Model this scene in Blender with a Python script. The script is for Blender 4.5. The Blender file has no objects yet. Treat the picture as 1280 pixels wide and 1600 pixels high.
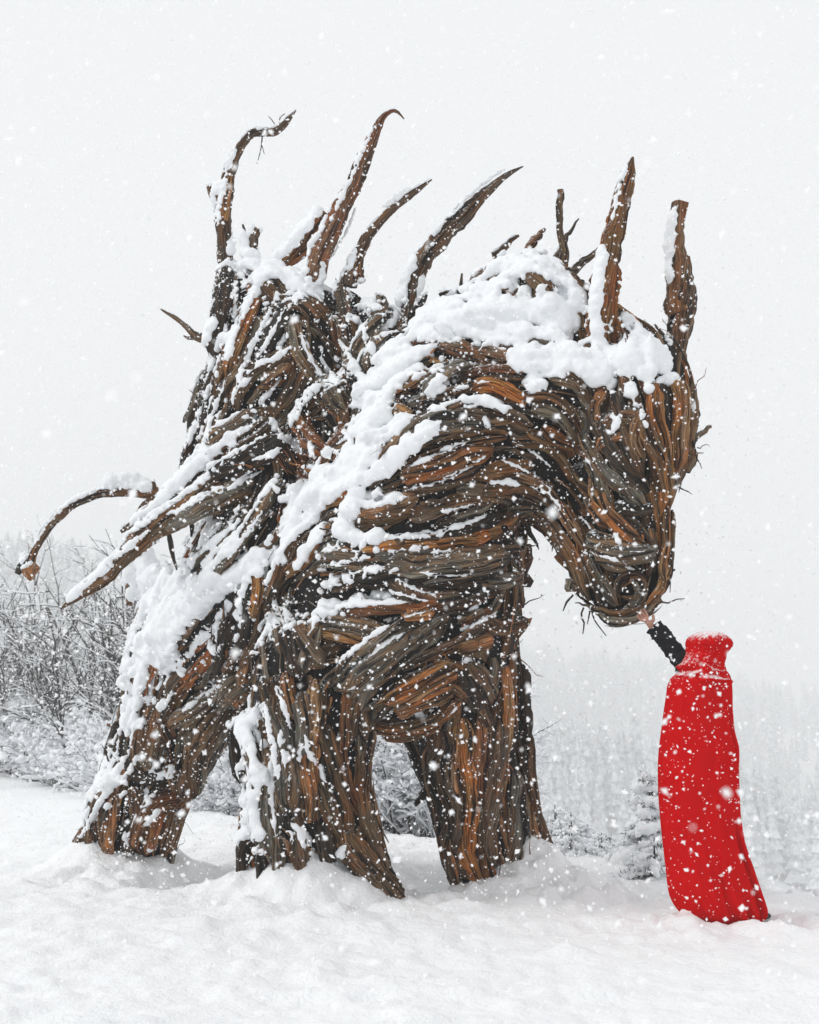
import bpy, bmesh, math, random
import numpy as np
from mathutils import Vector, Matrix, noise as mnoise
from mathutils.bvhtree import BVHTree
from mathutils.kdtree import KDTree

random.seed(7); rng = np.random.default_rng(7)
R = math.radians
sc = bpy.context.scene
col = sc.collection

# ------------------------------------------------------------------ camera
CAMZ = 1.1; FPX = 2000.0; TH = math.atan(350 / FPX)
cam = bpy.data.cameras.new('camera'); camo = bpy.data.objects.new('camera', cam); col.objects.link(camo)
camo.location = (0, 0, CAMZ); camo.rotation_euler = (math.pi / 2 + TH, 0, 0)
cam.sensor_fit = 'VERTICAL'; cam.sensor_height = 36; cam.lens = FPX / 1600 * 36
cam.clip_start = 0.05; cam.clip_end = 4000
cam.dof.use_dof = True; cam.dof.focus_distance = 8.6; cam.dof.aperture_fstop = 45 / 10.0
sc.camera = camo

# ------------------------------------------------------------------ light
sc.view_settings.view_transform = 'Standard'; sc.view_settings.look = 'None'
sc.view_settings.exposure = 0.34; sc.view_settings.gamma = 1.0; sc.view_settings.use_curve_mapping = False
world = bpy.data.worlds.new('World'); sc.world = world; world.use_nodes = True
nt = world.node_tree; nt.nodes.clear()
wo = nt.nodes.new('ShaderNodeOutputWorld'); bg = nt.nodes.new('ShaderNodeBackground')
sky = nt.nodes.new('ShaderNodeTexSky'); sky.sky_type = 'NISHITA'; sky.sun_disc = False
sky.sun_elevation = R(46); sky.sun_rotation = R(-97)
hs = nt.nodes.new('ShaderNodeHueSaturation'); hs.inputs['Saturation'].default_value = 0.25; hs.inputs['Value'].default_value = 0.1
mx = nt.nodes.new('ShaderNodeMixRGB'); mx.inputs[0].default_value = 0.95; mx.inputs[2].default_value = (0.71, 0.722, 0.733, 1)
nt.links.new(sky.outputs[0], hs.inputs['Color']); nt.links.new(hs.outputs[0], mx.inputs[1])
nt.links.new(mx.outputs[0], bg.inputs[0]); bg.inputs[1].default_value = 1.0
nt.links.new(bg.outputs[0], wo.inputs[0])
sun = bpy.data.lights.new('sun', 'SUN'); sun.energy = 1.5; sun.angle = R(20); sun.color = (1, .98, .95)
suno = bpy.data.objects.new('sun', sun); col.objects.link(suno)
suno.rotation_euler = Vector((-0.66, -0.08, 0.70)).to_track_quat('Z', 'Y').to_euler()
sc.cycles.max_bounces = 8; sc.cycles.diffuse_bounces = 5; sc.cycles.volume_bounces = 2
sc.cycles.use_denoising = True
sc.cycles.sample_clamp_indirect = 6

# ------------------------------------------------------------------ helpers
CT, ST = math.cos(TH), math.sin(TH)
def raydir(px, py):
    u = (800 - py) / FPX
    return Vector(((px - 640) / FPX, CT - u * ST, ST + u * CT))
def P(px, py, Y):
    d = raydir(px, py); return Vector((0, 0, CAMZ)) + d * (Y / d.y)
def G(px, py, z=0.0):
    d = raydir(px, py); return Vector((0, 0, CAMZ)) + d * ((z - CAMZ) / d.z)
PXM = 1 / FPX * 1.0
def m_of(px, Y): return px * Y / FPX

def _hash(ix, iy, iz, seed):
    h = (ix.astype(np.int64) * 374761393 + iy.astype(np.int64) * 668265263 + iz.astype(np.int64) * 2147483647 + seed * 974711) & 0xffffffff
    h = ((h ^ (h >> 13)) * 1274126177) & 0xffffffff
    return ((h ^ (h >> 16)) & 0xffff) / 65535.0
def vnoise(x, y, z=None, seed=0):
    x = np.asarray(x, float); y = np.asarray(y, float); z = np.zeros_like(x) if z is None else np.asarray(z, float)
    ix, iy, iz = np.floor(x), np.floor(y), np.floor(z)
    fx, fy, fz = x - ix, y - iy, z - iz
    sx, sy, sz = fx * fx * (3 - 2 * fx), fy * fy * (3 - 2 * fy), fz * fz * (3 - 2 * fz)
    def h(a, b, c): return _hash(ix + a, iy + b, iz + c, seed)
    def L(a, b, t): return a + (b - a) * t
    return L(L(L(h(0,0,0), h(1,0,0), sx), L(h(0,1,0), h(1,1,0), sx), sy),
             L(L(h(0,0,1), h(1,0,1), sx), L(h(0,1,1), h(1,1,1), sx), sy), sz) * 2 - 1
def fbm(x, y, z=None, oct=4, seed=0):
    r = 0; a = 1; t = 0
    for o in range(oct):
        k = 2.03 ** o
        r = r + a * vnoise(x * k, y * k, None if z is None else z * k, seed + o * 17); t += a; a *= .5
    return r / t

def mesh_np(name, V, Q, smooth=True, tint=None, gv=None):
    V = np.asarray(V, np.float32).reshape(-1, 3); Q = np.asarray(Q, np.int32)
    k = Q.shape[1]; me = bpy.data.meshes.new(name)
    me.vertices.add(len(V)); me.vertices.foreach_set('co', V.ravel())
    me.loops.add(Q.size); me.loops.foreach_set('vertex_index', Q.ravel())
    me.polygons.add(len(Q)); me.polygons.foreach_set('loop_start', np.arange(0, Q.size, k, dtype=np.int32))
    me.polygons.foreach_set('use_smooth', np.full(len(Q), smooth))
    if tint is not None:
        a = me.attributes.new('tint', 'FLOAT_COLOR', 'POINT')
        c = np.ones((len(V), 4), np.float32); c[:, :3] = tint; a.data.foreach_set('color', c.ravel())
    if gv is not None:
        a = me.attributes.new('gv', 'FLOAT_VECTOR', 'POINT'); a.data.foreach_set('vector', np.asarray(gv, np.float32).ravel())
    me.update(calc_edges=True); me.validate()
    return me
def link(name, me, mat=None, parent=None):
    o = bpy.data.objects.new(name, me); col.objects.link(o)
    if mat is not None and me is not None: 
        me.materials.clear(); me.materials.append(mat)
    if parent is not None: o.parent = parent
    return o
def tag(o, label=None, cat=None, group=None, kind=None):
    if label: o['label'] = label
    if cat: o['category'] = cat
    if group: o['group'] = group
    if kind: o['kind'] = kind
    return o
def catmull(pts, n):
    pts = np.asarray(pts, float); m = len(pts)
    if m == 2: 
        t = np.linspace(0, 1, n)[:, None]; return pts[0] * (1 - t) + pts[1] * t
    seg = np.linalg.norm(np.diff(pts[:, :min(3, pts.shape[1])], axis=0), axis=1); cum = np.r_[0, np.cumsum(seg)]; 
    s = np.linspace(0, cum[-1], n); out = np.empty((n, pts.shape[1]))
    for i, q in enumerate(s):
        k = min(np.searchsorted(cum, q, 'right') - 1, m - 2); t = (q - cum[k]) / max(seg[k], 1e-9)
        p1, p2 = pts[k], pts[k + 1]; p0 = pts[k - 1] if k > 0 else 2 * p1 - p2; p3 = pts[k + 2] if k + 2 < m else 2 * p2 - p1
        out[i] = .5 * (2 * p1 + (p2 - p0) * t + (2 * p0 - 5 * p1 + 4 * p2 - p3) * t * t + (3 * p1 - p0 - 3 * p2 + p3) * t ** 3)
    return out

class Bag:
    def __init__(s): s.V = []; s.Q = []; s.T = []; s.G = []; s.n = 0
    def add(s, V, Q, T=None, Gv=None):
        s.V.append(V); s.Q.append(Q + s.n); s.n += len(V)
        if T is not None: s.T.append(np.broadcast_to(T, (len(V), 3)))
        if Gv is not None: s.G.append(Gv)
    def mesh(s, name, smooth=True):
        return mesh_np(name, np.concatenate(s.V), np.concatenate(s.Q), smooth,
                       np.concatenate(s.T) if s.T else None, np.concatenate(s.G) if s.G else None)

def tube_np(C, Rr, sides=8, N0=None, flat=1.0, ridge=0.0, cut0=None, cut1=None, tint=None, wob=0.0, seed=None):
    """tube round the centres C with radii Rr; returns verts, quads, tint, grain vector"""
    rg = rng if seed is None else np.random.default_rng(seed)
    C = np.asarray(C, float); n = len(C); Rr = np.broadcast_to(np.asarray(Rr, float), (n,)).copy()
    T = np.gradient(C, axis=0); T /= np.linalg.norm(T, axis=1)[:, None] + 1e-12
    if N0 is None:
        a = np.array([0, 0, 1.0]) if abs(T[0][2]) < .9 else np.array([1.0, 0, 0])
        N = np.empty_like(C); v = a
        for i in range(n):
            v = v - T[i] * np.dot(v, T[i]); v /= np.linalg.norm(v) + 1e-12; N[i] = v
    else:
        N = np.asarray(N0, float); N = N - T * np.sum(N * T, 1)[:, None]; N /= np.linalg.norm(N, axis=1)[:, None] + 1e-12
    B = np.cross(T, N)
    s = np.r_[0, np.cumsum(np.linalg.norm(np.diff(C, axis=0), axis=1))]
    th = np.arange(sides) * 2 * math.pi / sides + rg.uniform(0, 6.28)
    prof = 1 + ridge * .45 * (rg.random(sides) * 2 - 1)
    for _g in range(1 + sides // 6 if ridge > .1 else 0): prof[rg.integers(sides)] -= ridge * rg.uniform(.5, 1.3)
    twist = rg.uniform(-.3, .3) * s / .6
    r = Rr[:, None] * prof[None, :]
    if wob > 0:
        ph = rg.uniform(0, 100)
        r = r * (1 + wob * vnoise(np.cos(th)[None, :] * 1.3 + ph + 0 * s[:, None], np.sin(th)[None, :] * 1.3 + 0 * s[:, None], s[:, None] * 9 + 0 * th[None, :] + ph)) * (1 + .06 * rg.normal(size=(n, sides)))
    an = th[None, :] + twist[:, None]
    ca, sa = np.cos(an), np.sin(an)
    V = C[:, None, :] + (r * ca * flat)[..., None] * N[:, None, :] + (r * sa)[..., None] * B[:, None, :]
    off = rg.uniform(0, 50, 3)
    gv = np.stack([np.cos(th)[None, :] * Rr.max() + 0 * r + off[0], np.sin(th)[None, :] * Rr.max() + 0 * r + off[1], s[:, None] + 0 * r + off[2]], -1)
    base = np.array(tint if tint is not None else (.5, .5, .5), float)
    TT = np.broadcast_to(base, V.shape).copy()
    rows = [V]; gr = [gv]; tr = [TT]
    def cap(i, sgn, cc):
        ring = V[i].copy(); ctr = ring.mean(0)
        jag = (rg.random(sides) * .5 + .1) * Rr[i] * .5
        r1 = ring + T[i] * sgn * .003; r2 = ctr + (ring - ctr) * .55 + T[i] * sgn * jag[:, None] * .6; r3 = np.repeat(ctr[None], sides, 0) + (ring - ctr) * .02
        t = np.broadcast_to(np.array(cc, float), (sides, 3))
        g = gv[i]; g2 = g.copy(); g2[:, :2] = off[:2] + (g[:, :2] - off[:2]) * .5
        return [r1[None], r2[None], r3[None]], [g[None], g2[None], g2[None]], [t[None]] * 3
    c0 = base * .8 if cut0 is None else cut0; c1 = base * .8 if cut1 is None else cut1
    a, g, t = cap(0, -1, c0); rows = a[::-1] + rows; gr = g[::-1] + gr; tr = t[::-1] + tr
    a, g, t = cap(n - 1, 1, c1); rows += a; gr += g; tr += t
    V = np.concatenate(rows); gv = np.concatenate(gr); TT = np.concatenate(tr)
    m = len(V); i = np.arange(m - 1)[:, None] * sides; j = np.arange(sides)[None, :]; j2 = (j + 1) % sides
    Q = np.stack([i + j, i + j2, i + sides + j2, i + sides + j], -1).reshape(-1, 4)
    return V.reshape(-1, 3), Q, TT.reshape(-1, 3), gv.reshape(-1, 3)

# ---- snow from points: a volume grown round the points and meshed
def _grp(voxel):
    g = bpy.data.node_groups.new('snow_grow', 'GeometryNodeTree')
    g.interface.new_socket('Geometry', in_out='INPUT', socket_type='NodeSocketGeometry')
    g.interface.new_socket('Geometry', in_out='OUTPUT', socket_type='NodeSocketGeometry')
    N = g.nodes; gi = N.new('NodeGroupInput'); go = N.new('NodeGroupOutput')
    at = N.new('GeometryNodeInputNamedAttribute'); at.data_type = 'FLOAT'; at.inputs['Name'].default_value = 'rad'
    mp = N.new('GeometryNodeMeshToPoints'); pv = N.new('GeometryNodePointsToVolume'); vm = N.new('GeometryNodeVolumeToMesh')
    pv.resolution_mode = 'VOXEL_SIZE'; pv.inputs['Voxel Size'].default_value = voxel
    vm.resolution_mode = 'GRID'; vm.inputs['Threshold'].default_value = .1
    L = g.links.new
    L(gi.outputs[0], mp.inputs['Mesh']); L(at.outputs[0], mp.inputs['Radius']); L(mp.outputs[0], pv.inputs['Points'])
    L(at.outputs[0], pv.inputs['Radius'])
    L(pv.outputs[0], vm.inputs['Volume']); L(vm.outputs[0], go.inputs[0])
    return g
def grow(name, pts, rad, voxel, smooth_it=5, fac=.6):
    pts = np.asarray(pts, np.float32)
    me = bpy.data.meshes.new('pts'); me.vertices.add(len(pts)); me.vertices.foreach_set('co', pts.ravel())
    a = me.attributes.new('rad', 'FLOAT', 'POINT'); a.data.foreach_set('value', np.asarray(rad, np.float32))
    o = bpy.data.objects.new('tmp', me); col.objects.link(o)
    md = o.modifiers.new('g', 'NODES'); md.node_group = _grp(voxel)
    if smooth_it:
        sm = o.modifiers.new('s', 'SMOOTH'); sm.factor = fac; sm.iterations = smooth_it
    dg = bpy.context.evaluated_depsgraph_get(); dg.update()
    out = bpy.data.meshes.new_from_object(o.evaluated_get(dg))
    out.name = name
    bpy.data.objects.remove(o); bpy.data.meshes.remove(me)
    out.materials.clear()
    if len(out.polygons): out.polygons.foreach_set('use_smooth', np.ones(len(out.polygons), bool))
    return out

# ------------------------------------------------------------------ materials
def newmat(name):
    m = bpy.data.materials.new(name); m.use_nodes = True; t = m.node_tree
    return m, t, t.nodes['Principled BSDF'], t.nodes.new, t.links.new
def snow_mat(name='snow', c=(.84, .855, .875), fine=60, strength=.35, dist=.01, sss=False):
    m, t, b, N, L = newmat(name)
    b.inputs['Roughness'].default_value = .75; b.inputs['Specular IOR Level'].default_value = .25
    tc = N('ShaderNodeTexCoord')
    n1 = N('ShaderNodeTexNoise'); n1.inputs['Scale'].default_value = fine; n1.inputs['Detail'].default_value = 5; n1.inputs['Roughness'].default_value = .7
    n2 = N('ShaderNodeTexNoise'); n2.inputs['Scale'].default_value = 3; n2.inputs['Detail'].default_value = 3
    cr = N('ShaderNodeMixRGB'); cr.inputs[1].default_value = (c[0] * .95, c[1] * .955, c[2] * .965, 1); cr.inputs[2].default_value = (min(1, c[0] * 1.03), min(1, c[1] * 1.03), min(1, c[2] * 1.02), 1)
    L(tc.outputs['Object'], n1.inputs['Vector']); L(tc.outputs['Object'], n2.inputs['Vector'])
    L(n2.outputs[0], cr.inputs[0]); L(cr.outputs[0], b.inputs['Base Color'])
    bp = N('ShaderNodeBump'); bp.inputs['Strength'].default_value = strength; bp.inputs['Distance'].default_value = dist
    L(n1.outputs[0], bp.inputs['Height']); L(bp.outputs[0], b.inputs['Normal'])
    return m
M_SNOW = snow_mat()
M_GSNOW = snow_mat('ground_snow', (.885, .893, .905), 11, .6, .06)
M_FLAKE = bpy.data.materials.new('snowflake'); M_FLAKE.use_nodes = True
_t = M_FLAKE.node_tree; _t.nodes.clear(); _o = _t.nodes.new('ShaderNodeOutputMaterial'); _m = _t.nodes.new('ShaderNodeMixShader'); _d = _t.nodes.new('ShaderNodeBsdfDiffuse'); _r = _t.nodes.new('ShaderNodeBsdfTranslucent')
_d.inputs[0].default_value = (.97, .975, .98, 1); _r.inputs[0].default_value = (.99, .99, .99, 1); _m.inputs[0].default_value = .5
_t.links.new(_d.outputs[0], _m.inputs[1]); _t.links.new(_r.outputs[0], _m.inputs[2]); _t.links.new(_m.outputs[0], _o.inputs[0])

def wood_mat(name, dust=.62, hz=1.0):
    m, t, b, N, L = newmat(name)
    at = N('ShaderNodeAttribute'); at.attribute_name = 'tint'
    gv = N('ShaderNodeAttribute'); gv.attribute_name = 'gv'
    def mapn(sx, sz, detail, rough=.6):
        mp = N('ShaderNodeMapping'); mp.inputs['Scale'].default_value = (sx, sx, sz); L(gv.outputs['Vector'], mp.inputs['Vector'])
        n = N('ShaderNodeTexNoise'); n.inputs['Scale'].default_value = 1; n.inputs['Detail'].default_value = detail; n.inputs['Roughness'].default_value = rough
        L(mp.outputs[0], n.inputs['Vector']); return n
    fine = mapn(85, 6, 5, .75); mid = mapn(24, 2.2, 4); big = mapn(9, 3.5, 3)
    def ramp(src, pts):
        r = N('ShaderNodeValToRGB'); e = r.color_ramp.elements
        e[0].position, e[0].color = pts[0][0], (*[pts[0][1]] * 3, 1); e[1].position, e[1].color = pts[1][0], (*[pts[1][1]] * 3, 1)
        for p, v in pts[2:]:
            q = e.new(p); q.color = (v, v, v, 1)
        L(src.outputs[0], r.inputs[0]); return r
    rf = ramp(fine, [(.36, .16), (.64, 1.7)]); rm = ramp(mid, [(.39, .06), (.48, .8), (.70, 1.45)])
    mul = N('ShaderNodeMixRGB'); mul.blend_type = 'MULTIPLY'; mul.inputs[0].default_value = 1; L(at.outputs['Color'], mul.inputs[1]); L(rf.outputs[0], mul.inputs[2])
    mul2 = N('ShaderNodeMixRGB'); mul2.blend_type = 'MULTIPLY'; mul2.inputs[0].default_value = 1; L(mul.outputs[0], mul2.inputs[1]); L(rm.outputs[0], mul2.inputs[2])
    # weathering between grey bark and warm heartwood
    wr = ramp(big, [(.42, 0.0), (.62, 1.0)])
    hue = N('ShaderNodeMixRGB'); hue.blend_type = 'MULTIPLY'; hue.inputs[2].default_value = (1.3, .82, .5, 1); L(wr.outputs[0], hue.inputs[0]); L(mul2.outputs[0], hue.inputs[1])
    # snow dust caught on faces turned to the sky and the wind
    geo = N('ShaderNodeNewGeometry'); dt = N('ShaderNodeVectorMath'); dt.operation = 'DOT_PRODUCT'; dt.inputs[1].default_value = (-.45, .1, .88); L(geo.outputs['Normal'], dt.inputs[0])
    tc = N('ShaderNodeTexCoord'); sn = N('ShaderNodeTexNoise'); sn.inputs['Scale'].default_value = 45; sn.inputs['Detail'].default_value = 4; sn.inputs['Roughness'].default_value = .7; L(tc.outputs['Object'], sn.inputs['Vector'])
    ad = N('ShaderNodeMath'); ad.operation = 'MULTIPLY_ADD'; L(dt.outputs['Value'], ad.inputs[0]); ad.inputs[1].default_value = .42; L(sn.outputs[0], ad.inputs[2])
    th = N('ShaderNodeMapRange'); th.inputs[1].default_value = 1.12 - .5 * dust; th.inputs[2].default_value = 1.16 - .5 * dust; L(ad.outputs[0], th.inputs[0])
    fx = N('ShaderNodeMixRGB'); fx.inputs[2].default_value = (.84, .855, .875, 1); L(th.outputs[0], fx.inputs[0]); L(hue.outputs[0], fx.inputs[1])
    L(fx.outputs[0], b.inputs['Base Color'])
    b.inputs['Roughness'].default_value = .72; b.inputs['Specular IOR Level'].default_value = .35
    am = N('ShaderNodeMath'); am.operation = 'MULTIPLY_ADD'; L(rm.outputs[0], am.inputs[0]); am.inputs[1].default_value = 1.6; L(rf.outputs[0], am.inputs[2])
    bp = N('ShaderNodeBump'); bp.inputs['Strength'].default_value = .9; bp.inputs['Distance'].default_value = .014; L(am.outputs[0], bp.inputs['Height']); L(bp.outputs[0], b.inputs['Normal'])
    return m
M_WOOD = wood_mat('driftwood')
def plain(name, c, rough=.8, spec=.3):
    m, t, b, N, L = newmat(name); b.inputs['Roughness'].default_value = rough; b.inputs['Specular IOR Level'].default_value = spec
    tc = N('ShaderNodeTexCoord'); n = N('ShaderNodeTexNoise'); n.inputs['Scale'].default_value = 12; n.inputs['Detail'].default_value = 4
    L(tc.outputs['Object'], n.inputs['Vector'])
    r = N('ShaderNodeMixRGB'); r.inputs[1].default_value = (c[0] * .7, c[1] * .7, c[2] * .7, 1); r.inputs[2].default_value = (c[0] * 1.3, c[1] * 1.3, c[2] * 1.3, 1)
    L(n.outputs[0], r.inputs[0]); L(r.outputs[0], b.inputs['Base Color']); return m
M_BARK = plain('twig_bark', (.035, .028, .024))
M_NEEDLE = plain('conifer_needles', (.035, .05, .035))

TINT = {'g': (.250, .218, .165), 'b': (.225, .142, .072), 'o': (.48, .255, .10), 'd': (.062, .047, .032), 'r': (.34, .155, .058)}
CUT = (.36, .19, .08)

# ------------------------------------------------------------------ ground
EDGE_PX = [(-2600, 1186), (-900, 1194), (0, 1208), (150, 1238), (330, 1262), (480, 1280), (640, 1305), (780, 1322), (900, 1340), (1040, 1366), (1160, 1382), (1280, 1390), (1700, 1400), (3000, 1420)]
_e = np.array([[G(a, b).x, G(a, b).y] for a, b in EDGE_PX])
feet = [(475, 9.0, .24, .34), (400, 9.15, .15, .26), (535, 8.95, .16, .20), (440, 8.72, .08, .22), (500, 8.70, .10, .2), (750, 9.4, .07, .3), (800, 9.5, .20, .26), (850, 9.5, .19, .24), (880, 9.2, .08, .3),
        (190, 10.8, .20, .42), (130, 10.75, .17, .34), (255, 10.8, .13, .3), (1115, 7.95, .03, .35)]
hollows = [(320, 10.2, .15, .42), (370, 10.0, .08, .3), (668, 9.7, .14, .32), (700, 9.9, .10, .3)]
lumps = [(800, 9.3, .25), (870, 9.2, .35), (940, 9.3, .3), (1040, 7.9, .25), (1170, 7.9, .3), (560, 8.7, .3), (640, 9.3, .25), (330, 10.1, .45), (440, 8.8, .3), (700, 9.2, .25), (200, 10.2, .4)]
def ground_z(x, y, fine=True):
    x = np.asarray(x, float); y = np.asarray(y, float)
    ye = np.interp(x, _e[::-1, 0] if _e[0, 0] > _e[-1, 0] else _e[:, 0], _e[::-1, 1] if _e[0, 0] > _e[-1, 0] else _e[:, 1])
    ye = np.clip(ye, 6, 60)
    d = y - ye; dp = np.maximum(d + .8, 0)
    z = -(dp * dp / (dp + 6)) * .42
    z = np.maximum(z, -44 + 5 * fbm(x / 60, y / 60, oct=2, seed=3))
    sm = np.clip((y - 360) / 520, 0, 1); sm = sm * sm * (3 - 2 * sm)
    ang = x / np.maximum(y, 1)
    ridge = 44 + np.interp(ang, [-.9, -.36, -.2, .02, .12, .2, .3, .8], [118, 112, 102, 45, 38, 28, 14, 4])
    z = z + sm * ridge * (1 + .12 * fbm(x / 90, y / 90, seed=9))
    z = z + 26 * np.exp(-((x - 43) ** 2 + (y - 335) ** 2) / 55 ** 2) + 84 * np.exp(-(((x + 130) / 100) ** 2 + ((y - 430) / 85) ** 2))
    near = np.clip(1 - d / 3, 0, 1)
    z = z + near * (.045 * fbm(x / 1.6, y / 1.6, oct=3, seed=5) + .10 * fbm(x / 5, y / 5, oct=2, seed=8) * np.clip((y - 4) / 4, 0, 1))
    for px, py, h, s in feet:
        x0_ = (px - 640) / FPX * py / 1.034; z = z + h * np.exp(-((x - x0_) ** 2 + (y - py) ** 2) / (s * s))
    for px, py, h, s in hollows:
        x0_ = (px - 640) / FPX * py / 1.032; q = ((x - x0_) ** 2 + ((y - py) * .55) ** 2) / (s * s); z = z - h * np.exp(-q * q)
    if fine:
        f = np.zeros_like(x)
        for px, py, s in lumps:
            x0_ = (px - 640) / FPX * py / 1.034; f = f + np.exp(-((x - x0_) ** 2 + (y - py) ** 2) / (s * s * 2.2))
        f = np.clip(f, 0, 1)
        z = z + near * ((.034 + .075 * f) * fbm(x / .15, y / .17, oct=3, seed=21) + .034 * np.maximum(fbm(x / .42, y / .3, oct=3, seed=31) - .05, 0) * 2.2)
    return z
def gz(x, y): return float(ground_z(np.array([x]), np.array([y]))[0])

ys = np.r_[np.linspace(-6, 1.5, 40), np.arange(1.55, 15, .042), 15 * (1080 / 15) ** np.linspace(0, 1, 190)]
t = np.linspace(-1, 1, 400)
YY, TT_ = np.meshgrid(ys, t, indexing='ij')
XX = 4.6 * TT_ + np.sign(TT_) * np.abs(TT_) ** 4 * np.maximum(10, YY * 1.15)
ZZ = ground_z(XX, YY)
nr, nc = XX.shape
i = np.arange(nr - 1)[:, None] * nc; j = np.arange(nc - 1)[None, :]
Q = np.stack([i + j, i + j + 1, i + nc + j + 1, i + nc + j], -1).reshape(-1, 4)
o = link('snowy_ground', mesh_np('snowy_ground', np.stack([XX, YY, ZZ], -1), Q), M_GSNOW); tag(o, kind='structure')

# ------------------------------------------------------------------ haze
def box_mesh(name, a, b):
    V = [(x, y, z) for x in (a[0], b[0]) for y in (a[1], b[1]) for z in (a[2], b[2])]
    Q = [(0, 1, 3, 2), (4, 6, 7, 5), (0, 4, 5, 1), (2, 3, 7, 6), (0, 2, 6, 4), (1, 5, 7, 3)]
    return mesh_np(name, np.array(V), np.array(Q), False)
hm = bpy.data.materials.new('haze'); hm.use_nodes = True; hm.node_tree.nodes.clear()
ho = hm.node_tree.nodes.new('ShaderNodeOutputMaterial'); hv = hm.node_tree.nodes.new('ShaderNodeVolumePrincipled')
hv.inputs['Color'].default_value = (.97, .975, .98, 1); hv.inputs['Density'].default_value = .0024
hm.node_tree.links.new(hv.outputs[0], ho.inputs['Volume'])
o = link('haze', box_mesh('haze', (-1400, -60, -60), (1400, 1110, 150)), hm); tag(o, kind='stuff')

# ------------------------------------------------------------------ sculpture: inner mass
chains = [
 [(1000,590,8.45,72),(995,680,8.4,76),(985,780,8.3,50),(976,870,8.2,46),(978,915,8.2,36)],
 [(1050,640,8.38,32),(1062,690,8.4,25),(1064,712,8.38,18)],
 [(985,600,8.5,72),(900,620,8.6,88),(800,645,8.7,100),(720,690,8.8,115),(650,780,9.0,145)],
 [(848,732,8.6,58),(886,795,8.45,36),(914,860,8.3,30),(948,920,8.25,30)],
 [(925,760,8.4,42),(940,830,8.3,40)],[(955,947,8.2,22),(1000,936,8.15,24),(1022,900,8.2,24)],
 [(640,800,9.1,160),(645,890,9.1,165),(645,980,9.1,150),(700,1050,9.2,100)],
 [(560,880,9.1,110),(560,1000,9.0,95),(600,1060,9.0,70)],
 [(720,1070,9.3,88),(735,1170,9.45,74),(762,1260,9.5,58),(778,1330,9.5,48),(750,1375,9.4,24)],
 [(790,1260,9.6,34),(815,1330,9.6,24),(830,1350,9.6,14)],
 [(500,1030,9.0,88),(482,1130,9.0,82),(472,1230,9.0,78),(478,1310,9.0,66),(470,1360,9.0,48)],
 [(400,1240,9.1,18),(400,1340,9.1,18)],
 [(540,1230,8.95,26),(570,1320,8.9,26),(595,1370,8.9,18)],
 [(430,880,9.6,115),(360,960,10.2,110),(290,1010,10.7,80),(285,1090,10.8,78),(240,1180,10.8,58),(205,1260,10.8,54),(195,1315,10.8,46)],
 [(330,1090,10.5,55),(305,1160,10.6,34),(295,1210,10.6,22)],
 [(240,1290,10.7,36),(240,1330,10.7,30)],[(150,1300,10.8,26),(135,1325,10.8,14)],
 [(480,860,9.4,115),(440,960,9.7,105),(405,1050,9.9,62)],
 [(375,430,9.8,14),(395,480,9.7,38),(420,540,9.7,72),(410,640,9.7,88),(400,700,9.6,72),(460,760,9.5,85)],
 [(480,560,9.6,80),(540,540,9.5,52),(595,520,9.4,44),(620,600,9.2,66),(560,670,9.3,85)],
 [(440,440,9.6,28),(480,480,9.6,38),(540,490,9.5,28)],
 [(345,600,9.8,24),(330,660,9.8,24),(315,700,9.8,18)],
 [(690,520,8.9,40),(770,500,8.8,48),(850,480,8.7,55),(920,520,8.6,52),(1000,560,8.5,42),(1040,590,8.45,30)],
 [(760,445,8.9,24),(820,425,8.8,20),(880,445,8.7,28)],
 [(640,590,9.0,62),(750,590,8.8,74),(850,590,8.7,74)],
 [(440,830,9.5,70),(400,880,9.9,60)],
]
cp, cr_ = [], []
for ch in chains:
    a = [(*P(x, y, Y), m_of(r, Y)) for x, y, Y, r in ch]
    for k in range(len(a) - 1):
        L_ = math.dist(a[k][:3], a[k + 1][:3]); n = max(2, int(L_ / .05))
        for q in range(n + 1):
            f = q / n; cp.append([a[k][i] * (1 - f) + a[k + 1][i] * f for i in range(3)]); cr_.append((a[k][3] * (1 - f) + a[k + 1][3] * f) * 1.02)
core = grow('shade_core', cp, cr_, .035, 6, .6)
nV = len(core.vertices); cv = np.empty(nV * 3, np.float32); core.vertices.foreach_get('co', cv); cv = cv.reshape(-1, 3)
nn = np.empty(nV * 3, np.float32); core.vertices.foreach_get('normal', nn); nn = nn.reshape(-1, 3)
cv += nn * (.035 * fbm(cv[:, 0] * 5, cv[:, 1] * 5, cv[:, 2] * 5, oct=3, seed=2))[:, None]
core.vertices.foreach_set('co', cv.ravel()); core.update()
a = core.attributes.new('tint', 'FLOAT_COLOR', 'POINT'); c = np.ones((nV, 4), np.float32); c[:, :3] = (.012, .008, .006); a.data.foreach_set('color', c.ravel())  # core tinted near black to paint in shade between the logs
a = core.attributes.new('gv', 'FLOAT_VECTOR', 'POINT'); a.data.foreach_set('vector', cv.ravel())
horse = bpy.data.objects.new('driftwood_horse', None); col.objects.link(horse); horse.location = (0, 0, 0)
tag(horse, 'giant horned horse sculpture woven from brown and grey driftwood logs under snow', 'sculpture')
link('shade_core', core, M_WOOD, horse)
core_bvh = BVHTree.FromPolygons([Vector(v) for v in cv.tolist()], [tuple(p.vertices) for p in core.polygons])
CAMV = Vector((0, 0, CAMZ))

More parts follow.
